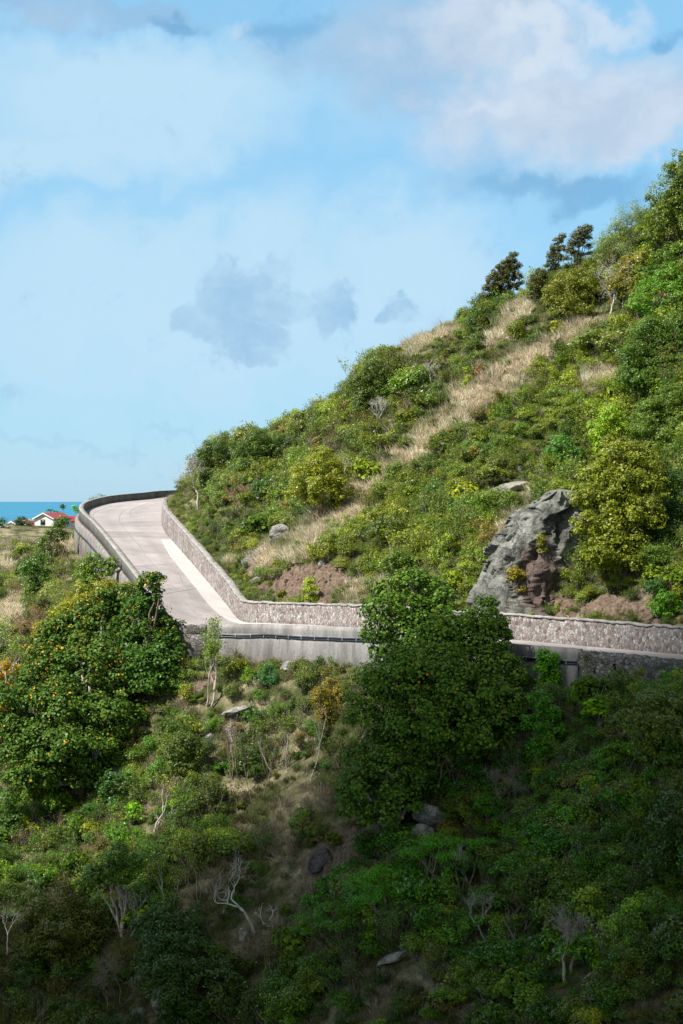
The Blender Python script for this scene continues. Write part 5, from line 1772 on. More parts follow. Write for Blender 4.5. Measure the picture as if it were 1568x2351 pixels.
dead_tree((1090, 2035), 85, -.6, 'silvery dead tree with fanned bare branches above the shaded gully', r=.09, seed=19, depth=4, spread=.8, phrase='the silvery fanned dead tree', mat='bark_white')
dead_tree((1120, 2160), 90, -.7, 'darker bare branching tree below the silvery fanned one', 'bark_pale', 20, .08, 4, .8, 1, phrase='the darker bare tree')
dead_tree((1310, 2255), 130, .1, 'many-limbed pale dead tree rising from the creepers at the lower right', r=.13, seed=21, depth=3, stems=3, spread=.6, mat='bark_pale', up=.35, phrase='the many-limbed dead tree')
dead_tree((1262, 2125), 48, -.1, 'snapped pinkish trunk standing above the many-limbed dead tree', 'bark_pink', 22, .24, 0, wig=.12, phrase='the snapped pinkish trunk', name='tree_stump', cat='tree stump')
dead_tree((1410, 715), 95, .1, 'bleached dead tree with pinkish stem beside the big olive bush', 'bark_white', 23, .10, 3, .8, 2, phrase='the bleached dead tree by the olive bush')
dead_tree((1500, 745), 60, .3, 'bare grey limbs under the bright green upper tree', 'bark_brown', 24, .08, 3, .8, 2, phrase='the bare grey limbs')
dead_tree((1160, 745), 42, 0, 'tiny white dead sapling below the lone skyline tree', r=.03, seed=25, depth=2, up=.5, phrase='the tiny white sapling')
dead_tree((990, 880), 45, 0, 'slim white dead stems on the upper slope beside the skyline thicket', r=.035, seed=26, depth=2, stems=2, up=.5, phrase='the slim white dead stems')
dead_tree((745, 1100 - 40), 40, .6, 'grey bare branches at the foot of the red twiggy shrub', 'twig', 27, .06, 3, stems=2, phrase='the grey branches by the red shrub')
dead_tree((820, 1110), 65, -.6, 'leaning pale trunk beside the round yellow green hillside tree', 'bark_white', 28, .07, 3, .7, 1, leaves=((.14, .15, .08), .11, 10, .2), name='scraggy_tree', cat='tree', phrase='the leaning pale trunk')
dead_tree((270, 2310), 90, -.3, 'pale leafless shrub fanning out above the boulders at the bottom', 'twig', 29, .05, 4, .7, 3, phrase='the pale fan-shaped shrub')
dead_tree((20, 2180), 80, .2, 'crooked white dead stem at the lower left edge', r=.05, seed=30, depth=2, up=.4, phrase='the crooked white left edge stem')
dead_tree((1475, 2180), 0.001 + 50, -.4, 'little grey dead branch among the lower right creepers', 'twig', 31, .04, 3, phrase='the little grey branch')
dead_tree((740, 2240), 60, .4, 'thin greenish dead branch beside the light rock ledge', 'twig', 32, .04, 3, phrase='the thin branch by the rock ledge')
dead_tree((1165, 1850), 75, -.1, 'wispy grey bare shrub above the layered tree', 'twig', 33, .03, 4, .5, 4, phrase='the wispy grey shrub', up=.4, name='bare_shrub', cat='bare shrub')
dead_tree((585, 1845), 165, .0, 'big pink brown twiggy leafless shrub on the dry lower slope', 'twig_pink', 34, .035, 4, .45, 9, .25, phrase='the big pink brown twiggy shrub', name='bare_shrub', cat='bare shrub', up=.5)
dead_tree((785, 1045), 62, -.1, 'reddish brown leafless twiggy shrub on the upper slope', 'twig_red', 35, .03, 4, .6, 9, .25, phrase='the red twiggy shrub', name='bare_shrub', cat='bare shrub', up=.4)
dead_tree((158, 1345), 90, -.25, 'pink twiggy leafless shrub below the far parapet', 'twig_pink', 36, .035, 4, .6, 7, .25, phrase='the pink twiggy shrub', name='bare_shrub', cat='bare shrub', up=.4)
dead_tree((190, 1300), 60, .1, 'straw coloured twiggy shrub against the foot of the far retaining wall', 'twig_pink', 37, .03, 3, .6, 6, .25, ((.15, .13, .05), .10, 5, .1), name='bare_shrub', cat='bare shrub', up=.4, phrase='the straw coloured shrub')
dead_tree((75, 1480), 70, -.3, 'tangle of pink bare branches on the sunny slope at the left', 'bark_pink', 38, .045, 4, .8, 4, .4, phrase='the tangle of pink branches', up=.1)
dead_tree((20, 1380), 50, .5, 'bent pinkish trunk at the left edge of the sunny slope', 'bark_pink', 39, .06, 3, .7, 1, phrase='the bent pinkish trunk')
dead_tree((20, 1560), 110, .05, 'white bare stems at the left edge above the yellow orange tree', 'bark_white', 40, .05, 3, .5, 3, .4, ((.10, .15, .03), .12, 8, .15), name='scraggy_tree', cat='tree', up=.4, phrase='the white left edge stems', D=117)
dead_tree((90, 1900), 60, .1, 'dark grey bushy bare shrub on the lower left slope', 'twig', 41, .03, 4, .5, 6, .3, phrase='the dark grey bare shrub', name='bare_shrub', cat='bare shrub', up=.4)
dead_tree((1345, 1580), 75, -.2, 'thin bare saplings in front of the rubble wall', 'twig', 42, .03, 3, .5, 3, .3, ((.07, .10, .03), .11, 6, .2), name='scraggy_tree', cat='tree', up=.5, phrase='the thin saplings by the rubble wall')
dead_tree((1195, 1215), 42, -.15, 'two pale dry flower stalks above the grey outcrop', 'bark_pale', 43, .045, 1, .3, 2, .2, up=.5, name='flower_stalk', cat='dead plant', phrase='the dry flower stalks')


# ------------------------------------------------------------------ rocks
def rock(base, w, h, label, mat='rock', seed=0, depth=.7, tilt=0, sub=5, name='boulder', rough=.3, sink=.25, phrase=None, yaw=0):
    b = hit(*base)
    k = b[1] / FPX
    me = rock_mesh(name, seed + 100, (w * k / 2, w * k / 2 * depth, h * k / 2), sub, rough)
    fattr(me, 'brown', np.zeros(len(me.vertices)))
    o = link(name, me, M[mat], None, (b[0], b[1] + w * k * .1, b[2] + h * k / 2 * (1 - sink)))
    o.rotation_euler = (0, tilt, yaw)
    tag(o, label, 'rock')
    LAND.append((base[0], base[1], phrase or label))
    return o


rock((645, 1245), 66, 46, 'split light grey boulder with a dark crack, on the slope over the climbing road', 'rock_light', 1, .8, -.35, phrase='the split light boulder')
rock((600, 1275), 60, 26, 'long flat grey slab running down from the split boulder', 'rock_light', 2, .8, -.45, phrase='the flat slab')
rock((572, 1300), 34, 34, 'pale crumbling rock at the upper left edge of the brown cut bank', 'rock_light', 41, phrase='the pale rock on the cut bank')
rock((592, 1345), 26, 22, 'small pale stone halfway down the left side of the brown cut bank', 'rock_light', 42, phrase='the small stone on the cut bank')
rock((740, 1300), 24, 16, 'small grey rock on top of the brown cut bank', 'rock_light', 43, phrase='the small rock atop the cut bank')
rock((872, 1110), 34, 22, 'small dark grey boulder lying in the dry grass strip', 'rock', 3, phrase='the small boulder in the dry grass')
rock((1165, 1135), 95, 32, 'long low pale rock ledge above the grey outcrop', 'rock_light', 4, .6, -.25, phrase='the pale rock ledge')
rock((1192, 1090), 20, 24, 'small upright pale stone on the pale rock ledge', 'rock_light', 5, phrase='the small upright stone')
rock((1245, 1100), 28, 40, 'taller upright pinkish stone right of the pale rock ledge', 'rock_light', 6, phrase='the pinkish upright stone')
rock((1102, 1172), 16, 26, 'little pale stone below the left end of the rock ledge', 'rock_light', 7, phrase='the little pale stone')
rock((655, 975), 85, 26, 'grey rock breaking through the scrub on the skyline', 'rock_light', 8, .6, -.45, phrase='the skyline rock')
rock((950, 805), 46, 14, 'low grey rock capped with growth at the grassy skyline', 'rock', 9, phrase='the low skyline rock')
rock((988, 1895), 84, 64, 'broken whitish rock below the lowest dark tree, upper piece', 'rock_light', 10, .7, .1, phrase='the whitish broken rock')
rock((970, 1945), 62, 58, 'broken whitish rock below the lowest dark tree, lower piece', 'rock_light', 11, .7, -.5, phrase='the lower whitish rock')
rock((905, 1888), 26, 16, 'small white stone left of the whitish broken rock', 'rock_light', 12, phrase='the small white stone')
rock((272, 1785), 60, 38, 'pale lichened boulder showing above the glossy bush', 'rock_light', 13, .8, -.2, phrase='the pale lichened boulder')
rock((235, 1800), 28, 18, 'low grey stone at the left foot of the lichened boulder', 'rock', 14, phrase='the low grey stone')
rock((402, 1880), 34, 26, 'square grey boulder on the dry slope right of the crooked trunk', 'rock_light', 15, phrase='the square grey boulder')
rock((203, 1978), 34, 18, 'flat grey boulder low on the left slope', 'rock', 16, phrase='the flat grey boulder')
rock((220, 1948), 18, 16, 'small pale stone above the flat grey boulder', 'rock_light', 17, phrase='the small stone above it')
rock((548, 1635), 75, 16, 'smooth flat rock slab in the dry grass below the half dead tree', 'rock', 18, .9, -.35, phrase='the smooth flat slab')
rock((665, 1545), 42, 30, 'jagged brown rock beneath the concrete wall', 'rock', 19, phrase='the jagged rock under the wall')
rock((730, 1520), 60, 16, 'crumbling stone footing at the base of the concrete wall', 'rock_light', 20, phrase='the crumbling footing')
rock((905, 2210), 90, 24, 'light grey rock ledge on the shaded slope', 'rock_light', 21, .6, -.45, phrase='the light rock ledge')
rock((735, 1995), 85, 44, 'sloping dark bedrock slab on the bare patch', 'rock_dark', 22, .8, -.55, phrase='the dark bedrock slab')
rock((560, 2160), 30, 34, 'grey boulder under the gnarled dead trees', 'rock', 23, phrase='the boulder under the dead trees')
rock((665, 2235), 34, 28, 'grey boulder right of the open grassy patch low on the slope', 'rock', 24, phrase='the low slope boulder')
rock((365, 2320), 40, 60, 'upright grey boulder under the bottom dark tree', 'rock', 25, phrase='the upright bottom boulder')
rock((318, 2335), 36, 28, 'round grey boulder at the bottom beside the upright one', 'rock', 26, phrase='the round bottom boulder')
rock((48, 2320), 30, 26, 'pale stone in the lower left corner', 'rock_light', 27, phrase='the lower left stone')
rock((1418, 915), 18, 22, 'small pale stone among the lime scrub of the upper right slope', 'rock_light', 28, phrase='the stone in the lime scrub')
rock((1215, 905), 24, 12, 'small flat pale stone on the upper slope below the dry grass', 'rock_light', 29, phrase='the small flat stone')
rock((480, 1700), 20, 18, 'grey lichened stone on the dry slope below the half dead tree', 'rock_light', 30, phrase='the lichened stone')
rock((700, 1880), 26, 20, 'dark grey stone between the pink brown shrub and the bare patch', 'rock', 31, phrase='the dark grey stone')
rock((1560, 1400), 30, 24, 'dark stone at the right edge above the stone wall', 'rock_dark', 32, phrase='the dark edge stone')


def outcrop():
    """the tall fin of rock above the wall: an outline in the slope's plane, given its own thickness"""
    D0 = 108.5
    rows = [(1124, 1280, 1294), (1141, 1262, 1306), (1191, 1192, 1326), (1230, 1168, 1330), (1266, 1146, 1332), (1310, 1130, 1328), (1350, 1108, 1312), (1376, 1098, 1302), (1400, 1106, 1296), (1440, 1140, 1290)]
    rows = np.array(rows, float)
    nr, ncl = 150, 170
    yy = np.linspace(1128, 1440, nr)
    lft = np.interp(yy, rows[:, 0], rows[:, 1]); rgt = np.interp(yy, rows[:, 0], rows[:, 2])
    gd = np.array([hit((l_ + r_) / 2, y_)[1] if y_ < 1405 else 107.6 for l_, r_, y_ in zip(lft, rgt, yy)])
    gd = np.convolve(np.pad(gd, 20, 'edge'), np.ones(41) / 41, 'valid')
    DC = np.minimum(gd - .3, np.linspace(110.9, 108.3, nr))
    print('outcrop', DC[::15])
    V = []
    for i in range(nr):
        s = i / (nr - 1)
        for j in range(ncl):
            th = 2 * np.pi * j / ncl
            cx, sx = math.cos(th), math.sin(th)
            # rounded-box section
            cx = math.copysign(abs(cx) ** .7, cx); sx = math.copysign(abs(sx) ** .7, sx)
            mid, half = (lft[i] + rgt[i]) / 2, (rgt[i] - lft[i]) / 2
            Dc = DC[i]
            dep = .9 + 1.0 * s
            dd = -sx * dep + .8 * cx * (1 if cx > 0 else .2)
            V.append(W(mid + half * cx, yy[i], Dc) + np.array([0, dd, 0]))
    V = np.array(V)
    c = V.reshape(nr, ncl, 3).mean(1)[:, None]
    uo = np.argsort(CI[:9 * SUBD, 0] / CI[:9 * SUBD, 1])
    A = V.reshape(nr, ncl, 3)
    out = (A - c); out /= np.linalg.norm(out, axis=2)[..., None] + 1e-6
    LONG = np.array([.42, .12, .9]); LONG /= np.linalg.norm(LONG)

    def blocks(P, cell, amp, tiltk, seed, stretch):
        """broken faces: each cell of rock is a plane of its own"""
        r2 = np.random.default_rng(seed)
        lo, hi = P.min(0), P.max(0)
        n_ = int(np.prod((hi - lo) / (cell * np.array(stretch))) * 1.6) + 6
        S_ = r2.uniform(lo, hi, (n_, 3))
        k1 = 1 - 1 / stretch[2]
        Q_ = P - (P @ LONG)[:, None] * LONG * k1; T_ = S_ - (S_ @ LONG)[:, None] * LONG * k1
        o1 = r2.uniform(-1, 1, n_); nn_ = r2.normal(0, 1, (n_, 3)); nn_ -= (nn_ @ LONG)[:, None] * LONG * .85; nn_ /= np.linalg.norm(nn_, axis=1)[:, None]
        res = np.empty(len(P))
        for q in range(0, len(P), 3000):
            d_ = np.linalg.norm(Q_[q:q + 3000, None] - T_[None], axis=2)
            k_ = d_.argmin(1)
            res[q:q + 3000] = amp * o1[k_] + tiltk * ((P[q:q + 3000] - S_[k_]) * nn_[k_]).sum(1)
        return res
    f1 = fbm3(V * [1, 1, .7], 3.2, 3, 5).reshape(nr, ncl)
    Vw = V + np.c_[fbm3(V, 1.5, 3, 6), fbm3(V + 9, 1.5, 3, 7), fbm3(V + 19, 1.5, 3, 8)] * .5
    g1 = blocks(Vw, 1.5, .36, .5, 3, (1, 1, 3.2)).reshape(nr, ncl)
    g2 = blocks(Vw, .6, .09, .45, 4, (1, 1, 3.0)).reshape(nr, ncl)
    f3 = fbm3(V, .35, 3, 15).reshape(nr, ncl)
    A = A + out * (f1 * .5 + g1 + g2 + f3 * .10 + .3)[..., None]
    V = A.reshape(-1, 3)
    wallD = np.interp(V[:, 0] / V[:, 1], (CI[:9 * SUBD, 0] / CI[:9 * SUBD, 1])[uo], CI[:9 * SUBD, 1][uo])
    V[:, 1] = np.maximum(V[:, 1], wallD + .75 + .25 * (V[:, 1] - wallD).clip(-2, 0) * 0)
    i = np.arange(nr - 1)[:, None] * ncl + np.arange(ncl)[None]
    j = np.arange(nr - 1)[:, None] * ncl + (np.arange(ncl)[None] + 1) % ncl
    f = np.stack([i, i + ncl, j + ncl, j], -1).reshape(-1, 4)
    top = len(V)
    V = np.r_[V, [A[0].mean(0) + [0, 0, .15]]]
    tf = [(top, (q) % ncl, (q + 1) % ncl) for q in range(ncl)]
    base = Vector(V[(nr - 1) * ncl + ncl // 4])
    me = mesh_np('rock_outcrop', V - np.array(base), [f, tf], False)
    brown = np.zeros(len(V))
    pxx, pyy = project(V[:, 0], V[:, 1], V[:, 2])
    brown = np.clip(.74 - .34 * np.hypot((pxx - 1240) / 55, (pyy - 1350) / 95), -.6, .9)
    fattr(me, 'brown', brown)
    o = link('rock_outcrop', me, M['rock_outcrop'], None, base)
    tag(o, 'tall craggy grey rock outcrop with a red brown face above the stone wall', 'rock outcrop')
    LAND.append((1215, 1290, 'the tall grey outcrop'))


outcrop()

# bank of loose brown rubble: rocks too many to count
x, y, z, px, py, iu, do, di, rng = candidates(.34, 77, 90, 140)
dry, dirt = weights(px, py)
k = (rng.random(len(x)) < .75 * dirt) & iu
x, y, z = x[k], y[k], z[k]
n = len(x)
forms = ['rubble_0', 'rubble_1', 'rubble_2']
s = .08 + .26 * rng.random(n) ** 2.5
instancer('rubble', np.c_[x, y, z + .08], rng.uniform(0, 6.28, (n, 3)), np.c_[s, s, s * .8], rng.integers(0, 3, n), np.tile([.3, .2, .15], (n, 1)), forms, 'loose red brown rubble on the cut bank behind the wall')
# stones and leaf litter of the shaded bare patch
x, y, z, px, py, iu, do, di, rng = candidates(.5, 78, 75, 125)
dry, dirt = weights(px, py)
k = (rng.random(len(x)) < .5 * dirt) & ~iu
x, y, z = x[k], y[k], z[k]; n = len(x)
s = .05 + .14 * rng.random(n) ** 3
instancer('loose_stones', np.c_[x, y, z + .03], rng.uniform(0, 6.28, (n, 3)), np.c_[s, s, s * .7], rng.integers(0, 3, n), np.tile([.3, .2, .15], (n, 1)), forms, 'loose stones scattered on the bare shaded patch')

# ------------------------------------------------------------------ grass
x, y, z, px, py, iu, do, di, rng = candidates(.42, 7, 66, 330)
dry, dirt = weights(px, py)
patch = fbm(x, y, 4.0, 3, 33)
dens = np.where(dry > .15, .55 + .45 * dry, .20 + patch * .5)
dens *= (1 - .9 * np.clip(dirt, 0, 1))
dens = np.where((~iu) & (py > 1560), dens * .75, dens)
dens = np.where((~iu) & (px > 950) & (py > 1700) & (dry < .2), dens * .35, dens)
k = (rng.random(len(x)) < dens)
for (cx, cy), (rx, ry) in KEEP_CLEAR[:1]:
    pass
x, y, z, px, py, dry, iu, patch = [a[k] for a in (x, y, z, px, py, dry, iu, patch)]
n = len(x)
f = np.clip(dry * 1.3 + rng.normal(0, .25, n) + np.where(iu, .12, .18), 0, 1)[:, None]
mix2 = rng.random(n)[:, None]
tint = (np.array(TAN) * mix2 + np.array(TAN2) * (1 - mix2)) * f + np.array(GRG) * (1 - f)
tint *= (1 + rng.normal(0, .14, n))[:, None]
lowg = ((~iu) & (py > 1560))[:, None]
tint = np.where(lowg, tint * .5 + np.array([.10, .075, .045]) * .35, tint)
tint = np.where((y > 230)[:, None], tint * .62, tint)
s = np.where((dry > .15) & (iu | (py < 1560)), .7, .42) + .5 * rng.random(n)
od = order(GRASSES)
gi = np.array([od[g] for g in GRASSES])[rng.choice(4, n, p=[.3, .28, .27, .15])]
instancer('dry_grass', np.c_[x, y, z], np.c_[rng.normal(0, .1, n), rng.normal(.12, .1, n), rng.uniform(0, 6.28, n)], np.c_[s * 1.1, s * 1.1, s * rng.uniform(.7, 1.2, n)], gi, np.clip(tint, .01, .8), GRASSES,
          'dry tan and greenish grass growing between the shrubs')
print('grass', n)

# ------------------------------------------------------------------ the scrub: the larger shrubs one by one, the rest as cover
REL = [('above', 0, -1), ('below', 0, 1), ('left of', -1, 0), ('right of', 1, 0), ('up and left of', -.7, -.7), ('up and right of', .7, -.7), ('down and left of', -.7, .7), ('down and right of', .7, .7)]


def colour_word(t):
    r_, g_, b_ = t
    v = max(t)
    if r_ > g_ * 1.12: return 'brownish'
    if b_ > .55 * g_: return 'grey green' if v > .06 else 'dull dark green'
    if r_ > g_ * .82: return 'yellow green' if v > .11 else 'olive'
    if r_ < .5 * g_ and v > .085: return 'bright green'
    if v > .12: return 'lime green'
    if v < .055: return 'dark green'
    return 'mid green'


FORMW = {'shrub_dome': 'rounded', 'shrub_big': 'broad-leaved', 'shrub_tall': 'tall leafy', 'shrub_ragged': 'ragged', 'shrub_low': 'low spreading', 'shrub_spray': 'loose upright', 'twiggy': 'twiggy half bare'}
idx_sorted = np.argsort(-SC['size'] * FPX / SC['y'])
taken = np.zeros(len(SC['x']), bool)
labels = {}
chosen = []
LA = np.array([(a, b) for a, b, _ in LAND])
vis_ok = (SC['px'] > 10) & (SC['px'] < 1558) & (SC['py'] > 380) & (SC['py'] < 2340) & (SC['y'] < 200)
for i in idx_sorted:
    if not vis_ok[i] or len(chosen) >= 240:
        continue
    d = np.hypot(LA[:, 0] - SC['px'][i], LA[:, 1] - SC['py'][i])
    done = False
    for j in np.argsort(d)[:2]:
        if d[j] > 190: break
        vx, vy = (SC['px'][i] - LA[j, 0]) / (d[j] + 1e-6), (SC['py'][i] - LA[j, 1]) / (d[j] + 1e-6)
        rel = max(REL, key=lambda r_: r_[1] * vx + r_[2] * vy)[0]
        how = 'close ' if d[j] < 60 else ('' if d[j] < 120 else 'well ')
        fw = next(v for k_, v in FORMW.items() if SHRUBS[SC['form'][i]].startswith(k_))
        lab = '%s %s shrub %s%s %s' % (fw, colour_word(SC['tint'][i]), how, rel, LAND[j][2])
        key = (colour_word(SC['tint'][i]), rel, how, LAND[j][2])
        if lab not in labels and len(lab.split()) <= 16:
            labels[lab] = 1; done = True
            break
    if done:
        taken[i] = True
        chosen.append((i, lab))
for i, lab in chosen:
    f = SHRUBS[SC['form'][i]]
    o = PO[f].copy()
    o.name = 'shrub'
    COL.objects.link(o)
    o.location = (SC['x'][i], SC['y'][i], SC['z'][i])
    o.rotation_euler = SC['rot'][i]
    o.scale = SC['scl'][i]
    tag(o, lab, 'shrub', 'shrubs scattered over the hillside', tint=SC['tint'][i])
k = ~taken
od = order(SHRUBS)
lut = np.array([od[s_] for s_ in SHRUBS])
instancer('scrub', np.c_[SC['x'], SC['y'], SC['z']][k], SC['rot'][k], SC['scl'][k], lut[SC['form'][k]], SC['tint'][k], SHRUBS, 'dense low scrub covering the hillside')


# ------------------------------------------------------------------ houses by the sea
def box(x0, x1, y0, y1, z0, z1):
    v = [(x, y, z) for z in (z0, z1) for y in (y0, y1) for x in (x0, x1)]
    f = [(0, 1, 3, 2), (4, 6, 7, 5), (0, 4, 5, 1), (1, 5, 7, 3), (3, 7, 6, 2), (2, 6, 4, 0)]
    return np.array(v, float), np.array([q[::-1] for q in f])


def house(px, D, zb, w, l, h, roof_h, yaw, label, roof_mat, wins, over=.35, body='house_white', phrase=None):
    """gabled house; local x across the gable front, y along the ridge; windows (x, z, w, h) on the gable front"""
    p = W(px, 1200, D)
    e = empty('house', (p[0], D, zb), label, 'house')
    e.rotation_euler = (0, 0, yaw)
    hw = w / 2
    v = [(-hw, 0, -3), (hw, 0, -3), (hw, 0, h), (0, 0, h + roof_h), (-hw, 0, h), (-hw, l, -3), (hw, l, -3), (hw, l, h), (0, l, h + roof_h), (-hw, l, h)]
    me = bpy.data.meshes.new('wall')
    me.from_pydata(v, [], [(0, 1, 2, 3, 4), (9, 8, 7, 6, 5), (0, 4, 9, 5), (1, 6, 7, 2)])
    link('wall', me, M[body], e)
    s = roof_h / hw
    o_, t = over, .12
    v = []
    for yy in (-o_, l + o_):
        v += [(-hw - o_, yy, h - s * o_), (0, yy, h + roof_h), (hw + o_, yy, h - s * o_), (-hw - o_, yy, h - s * o_ + t), (0, yy, h + roof_h + t * 1.2), (hw + o_, yy, h - s * o_ + t)]
    me = bpy.data.meshes.new('roof')
    me.from_pydata([(a, b, c + .01) for a, b, c in v], [], [(3, 4, 10, 9), (4, 5, 11, 10), (0, 6, 7, 1), (1, 7, 8, 2), (0, 3, 9, 6), (2, 8, 11, 5), (0, 1, 4, 3), (1, 2, 5, 4), (7, 6, 9, 10), (8, 7, 10, 11)])
    link('roof', me, M[roof_mat], e)
    v, f = merge([box(-hw - o_, -hw - o_ + .1, -o_ - .05, -o_ - .01, h - s * o_, h - s * o_ + .1)])
    vv = [(-hw - o_, -o_ - .04, h - s * o_ - .12), (0, -o_ - .04, h + roof_h - .12), (hw + o_, -o_ - .04, h - s * o_ - .12), (-hw - o_, -o_ - .04, h - s * o_ + .14), (0, -o_ - .04, h + roof_h + .16), (hw + o_, -o_ - .04, h - s * o_ + .14)]
    me = bpy.data.meshes.new('bargeboard')
    me.from_pydata(vv, [], [(0, 1, 4, 3), (1, 2, 5, 4)])
    link('bargeboard', me, M['trim_white'], e)
    for (wx, wz, ww, wh) in wins:
        fr, ff = merge([box(wx - ww / 2 - .1, wx + ww / 2 + .1, -.06, .02, wz - .1, wz), box(wx - ww / 2 - .1, wx + ww / 2 + .1, -.06, .02, wz + wh, wz + wh + .1), box(wx - ww / 2 - .1, wx - ww / 2, -.06, .02, wz, wz + wh),
                        box(wx + ww / 2, wx + ww / 2 + .1, -.06, .02, wz, wz + wh)])
        wo = link('window', mesh_np('window', fr, [ff]), M['shutter'], e)
        pv, pf = box(wx - ww / 2, wx + ww / 2, -.03, .01, wz, wz + wh)
        link('pane', mesh_np('pane', pv, [pf]), M['pane'], wo)
    LAND.append((px, 1195, phrase or label))
    return e


ZB = W(100, 1208, 380)[2]
house(101, 380, ZB, 5.0, 6.5, 1.7, 1.1, -.45, 'white gabled wooden house with a red metal roof overlooking the sea', 'roof_red', [(-.3, .35, 1.0, 1.0)], phrase='the white gabled house')
house(142, 392, ZB - .5, 3.6, 5, 1.5, .9, -1.1, 'red roofed annex hidden behind bushes beside the white gabled house', 'roof_red', [], phrase='the red roofed annex')
house(62, 400, ZB - 1.9, 6, 7, 2.2, .9, .15, 'small white house with a sea green roof behind the trees', 'roof_green', [(1.2, .3, .9, 1.1)], phrase='the house with the green roof')
house(28, 392, ZB - 2.3, 7, 7, 1.6, 1.5, -.6, 'low white house with a dark red roof among the trees at the left', 'roof_dark_red', [(-1, .2, .8, 1.0)], phrase='the house with the dark red roof')
house(6, 370, ZB - 1.9, 5, 5, .9, .9, 1.2, 'corner of a white house with a blue roof at the far left', 'roof_blue', [], phrase='the blue roofed house')
# trees about the houses
for lab, base, D, lobes, t, ph in [
    ('rounded dark tree in front of the small green roofed house', (45, 1215), 372, [(44, 1196, 12, 0), (55, 1200, 11, 0), (40, 1206, 10, 0), (52, 1207, 10, 0)], (.022, .05, .03), 'the dark tree by the green roofed house'),
    ('blue green tree at the left edge beside the houses', (4, 1222), 360, [(4, 1196, 10, 0), (10, 1203, 8, 0), (-4, 1201, 12, 0)], (.022, .07, .05), 'the left edge tree by the houses'),
    ('dark bush hugging the left corner of the white gabled house', (70, 1218), 368, [(68, 1203, 7, 0), (66, 1212, 7, 0)], (.024, .045, .028), 'the dark bush at the house corner')]:
    big_tree('house_tree' if 'tree' in lab[:22] else 'house_bush', lab, base, D, lobes, t, .35, 28, big=False, mat='leaf', bark_='twig', r0=.1, phrase=ph, cat='tree' if 'tree' in lab[:22] else 'bush', limbs=0)


def palm(px, py, D, hpx, label, seed):
    rng = np.random.default_rng(seed)
    p = W(px, py, D); h = hpx * D / FPX
    zg = float(gz(p[0], D)[0])
    e = empty('palm_tree', (p[0], D, zg), label, 'palm tree')
    top = np.array([p[0] + .3, D, p[2]])
    v, f = tube(np.linspace([p[0], D, zg - .3], top, 6) + np.c_[np.sin(np.linspace(0, 2, 6)) * .2, np.zeros(6), np.zeros(6)], np.linspace(.22, .14, 6), 7)
    fixp(link('trunk', mesh_np('trunk', v, [f], True), M['bark_pale']), e)
    Vs, Fs, b = [], [], 0
    for k in range(14):
        a = k / 14 * 6.283 + rng.normal(0, .15)
        el = rng.uniform(.1, 1.0)
        L = h * .55 * rng.uniform(.8, 1.1)
        t = np.linspace(0, 1, 9)
        rr = L * t * math.cos(el * .6)
        zz = L * (t * math.sin(el) - .75 * t * t)
        sp = top + np.c_[rr * math.cos(a), rr * math.sin(a), zz]
        side = np.array([-math.sin(a), math.cos(a), 0])
        for q in range(1, 9):
            wl_ = L * .28 * math.sin(math.pi * (q + .6) / 10.5)
            for s_ in (-1, 1):
                p0, p1 = sp[q - 1], sp[q]
                tip = (p0 + p1) / 2 + side * s_ * wl_ + [0, 0, -wl_ * .45]
                Vs += [p0, p1, tip]; Fs.append((b, b + 1, b + 2)); b += 3
    me = mesh_np('fronds', np.array(Vs), [Fs]); fattr(me, 'lv', rng.random(len(Fs)), 'FACE'); fattr(me, 'sp', rng.random(len(Fs)), 'FACE')
    o = link('crown', me, M['leaf']); fixp(o, e); o['tint'] = [.025, .06, .035]
    LAND.append((px, py, label))


palm(112, 1170, 396, 22, 'palm tree rising behind the roof of the white gabled house', 3)
palm(126, 1174, 400, 16, 'smaller palm just right of the one behind the roof', 4)
palm(80, 1186, 402, 14, 'low palm behind the left eave of the white gabled house', 5)
dead_tree((146, 1190), 26, .0, 'thin feathery sapling on the skyline of the sea beside the far retaining wall', 'twig', 50, .04, 2, .5, 2, .2, ((.03, .07, .04), .2, 7, .15), name='sapling', cat='tree', up=.5, D=215, phrase='the sapling by the far wall')
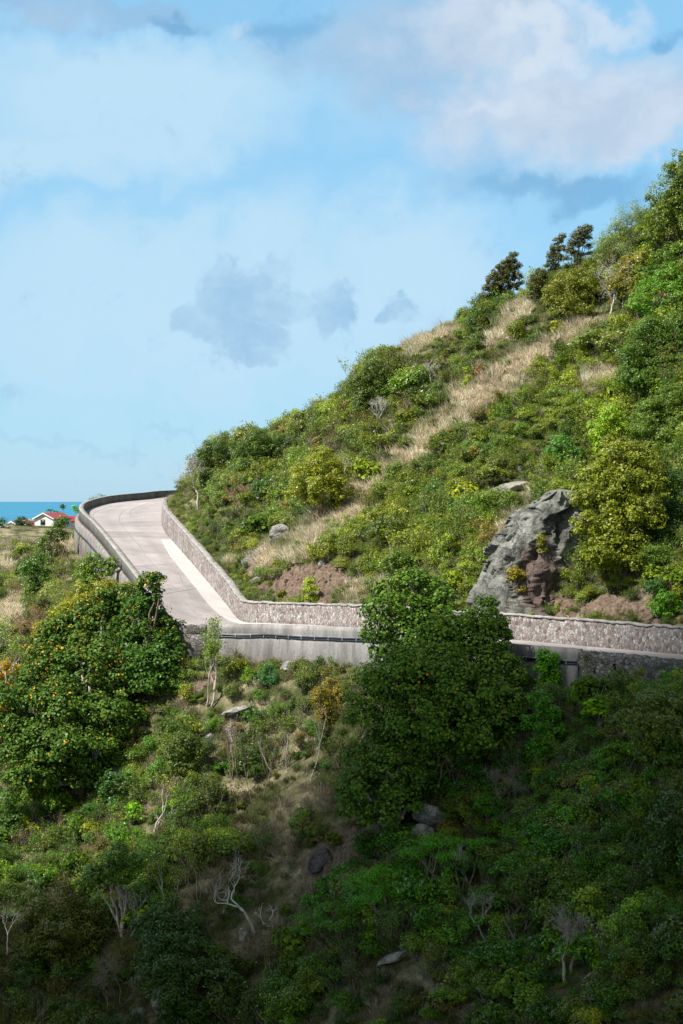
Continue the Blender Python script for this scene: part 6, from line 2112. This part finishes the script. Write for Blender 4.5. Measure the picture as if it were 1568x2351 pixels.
# growth behind the far parapet and on the ledge
big_tree('parapet_bush', 'low green bush peeping over the far parapet against the sea', (215, 1150), 212, [(232, 1140, 8, 0), (220, 1143, 7, 0), (208, 1146, 6, 0), (240, 1142, 5, 0)], (.05, .10, .02), .16, 60, big=False, mat='leaf', bark_='twig', r0=.03,
         cat='bush', phrase='the bush over the parapet', limbs=0)
big_tree('ledge_plant', 'small bright green plant on the ledge outside the far parapet', (172, 1175), 195.5, [(172, 1166, 7, 0), (175, 1173, 6, 0)], (.06, .20, .015), .14, 220, big=False, mat='leaf', bark_='twig', r0=.02, cat='plant',
         phrase='the ledge plant', limbs=0)

# ------------------------------------------------------------------ the cloud whose shadow lies on the lower slope
def cloud():
    import bmesh
    # its shadow falls on the valley side below the road
    cen, edge = Vector(hit(1000, 2330)), Vector(hit(1000, 1535))
    ax = (Vector((1, .0, 0)) - SUN * SUN.x).normalized()
    ay = SUN.cross(ax)
    if ay.dot(edge - cen) < 0:
        ay = -ay
    up = abs((edge - cen).dot(ay))
    bm = bmesh.new()
    bmesh.ops.create_icosphere(bm, subdivisions=4, radius=1)
    for v in bm.verts:
        r_ = min(1.0, math.hypot(v.co.x, v.co.y))
        v.co.z = math.copysign(1 - r_, v.co.z)          # thins out evenly towards its rim
        v.co *= 1 + .07 * math.sin(v.co.x * 5 + 1) * math.cos(v.co.y * 4)
    me = bpy.data.meshes.new('clouds'); bm.to_mesh(me); bm.free()
    m, nt, out = new_mat('cloud_vapour')
    pv = N(nt, 'ShaderNodeVolumePrincipled')
    pv.inputs['Color'].default_value = (.95, .95, .95, 1)
    pv.inputs['Density'].default_value = 12.0 / 40
    nt.links.new(pv.outputs[0], out.inputs['Volume'])
    o = link('clouds', me, m, None)
    from mathutils import Matrix
    az = ax.cross(ay)
    R = Matrix((ax, ay, az)).transposed().to_4x4()
    o.matrix_world = Matrix.Translation(cen + ax * 8 + SUN * 900) @ R @ Matrix.Rotation(.12, 4, 'Z') @ Matrix.Diagonal((75, up, 20, 1))
    tag(o, 'soft cloud high overhead shading the valley side', kind='stuff')


cloud()
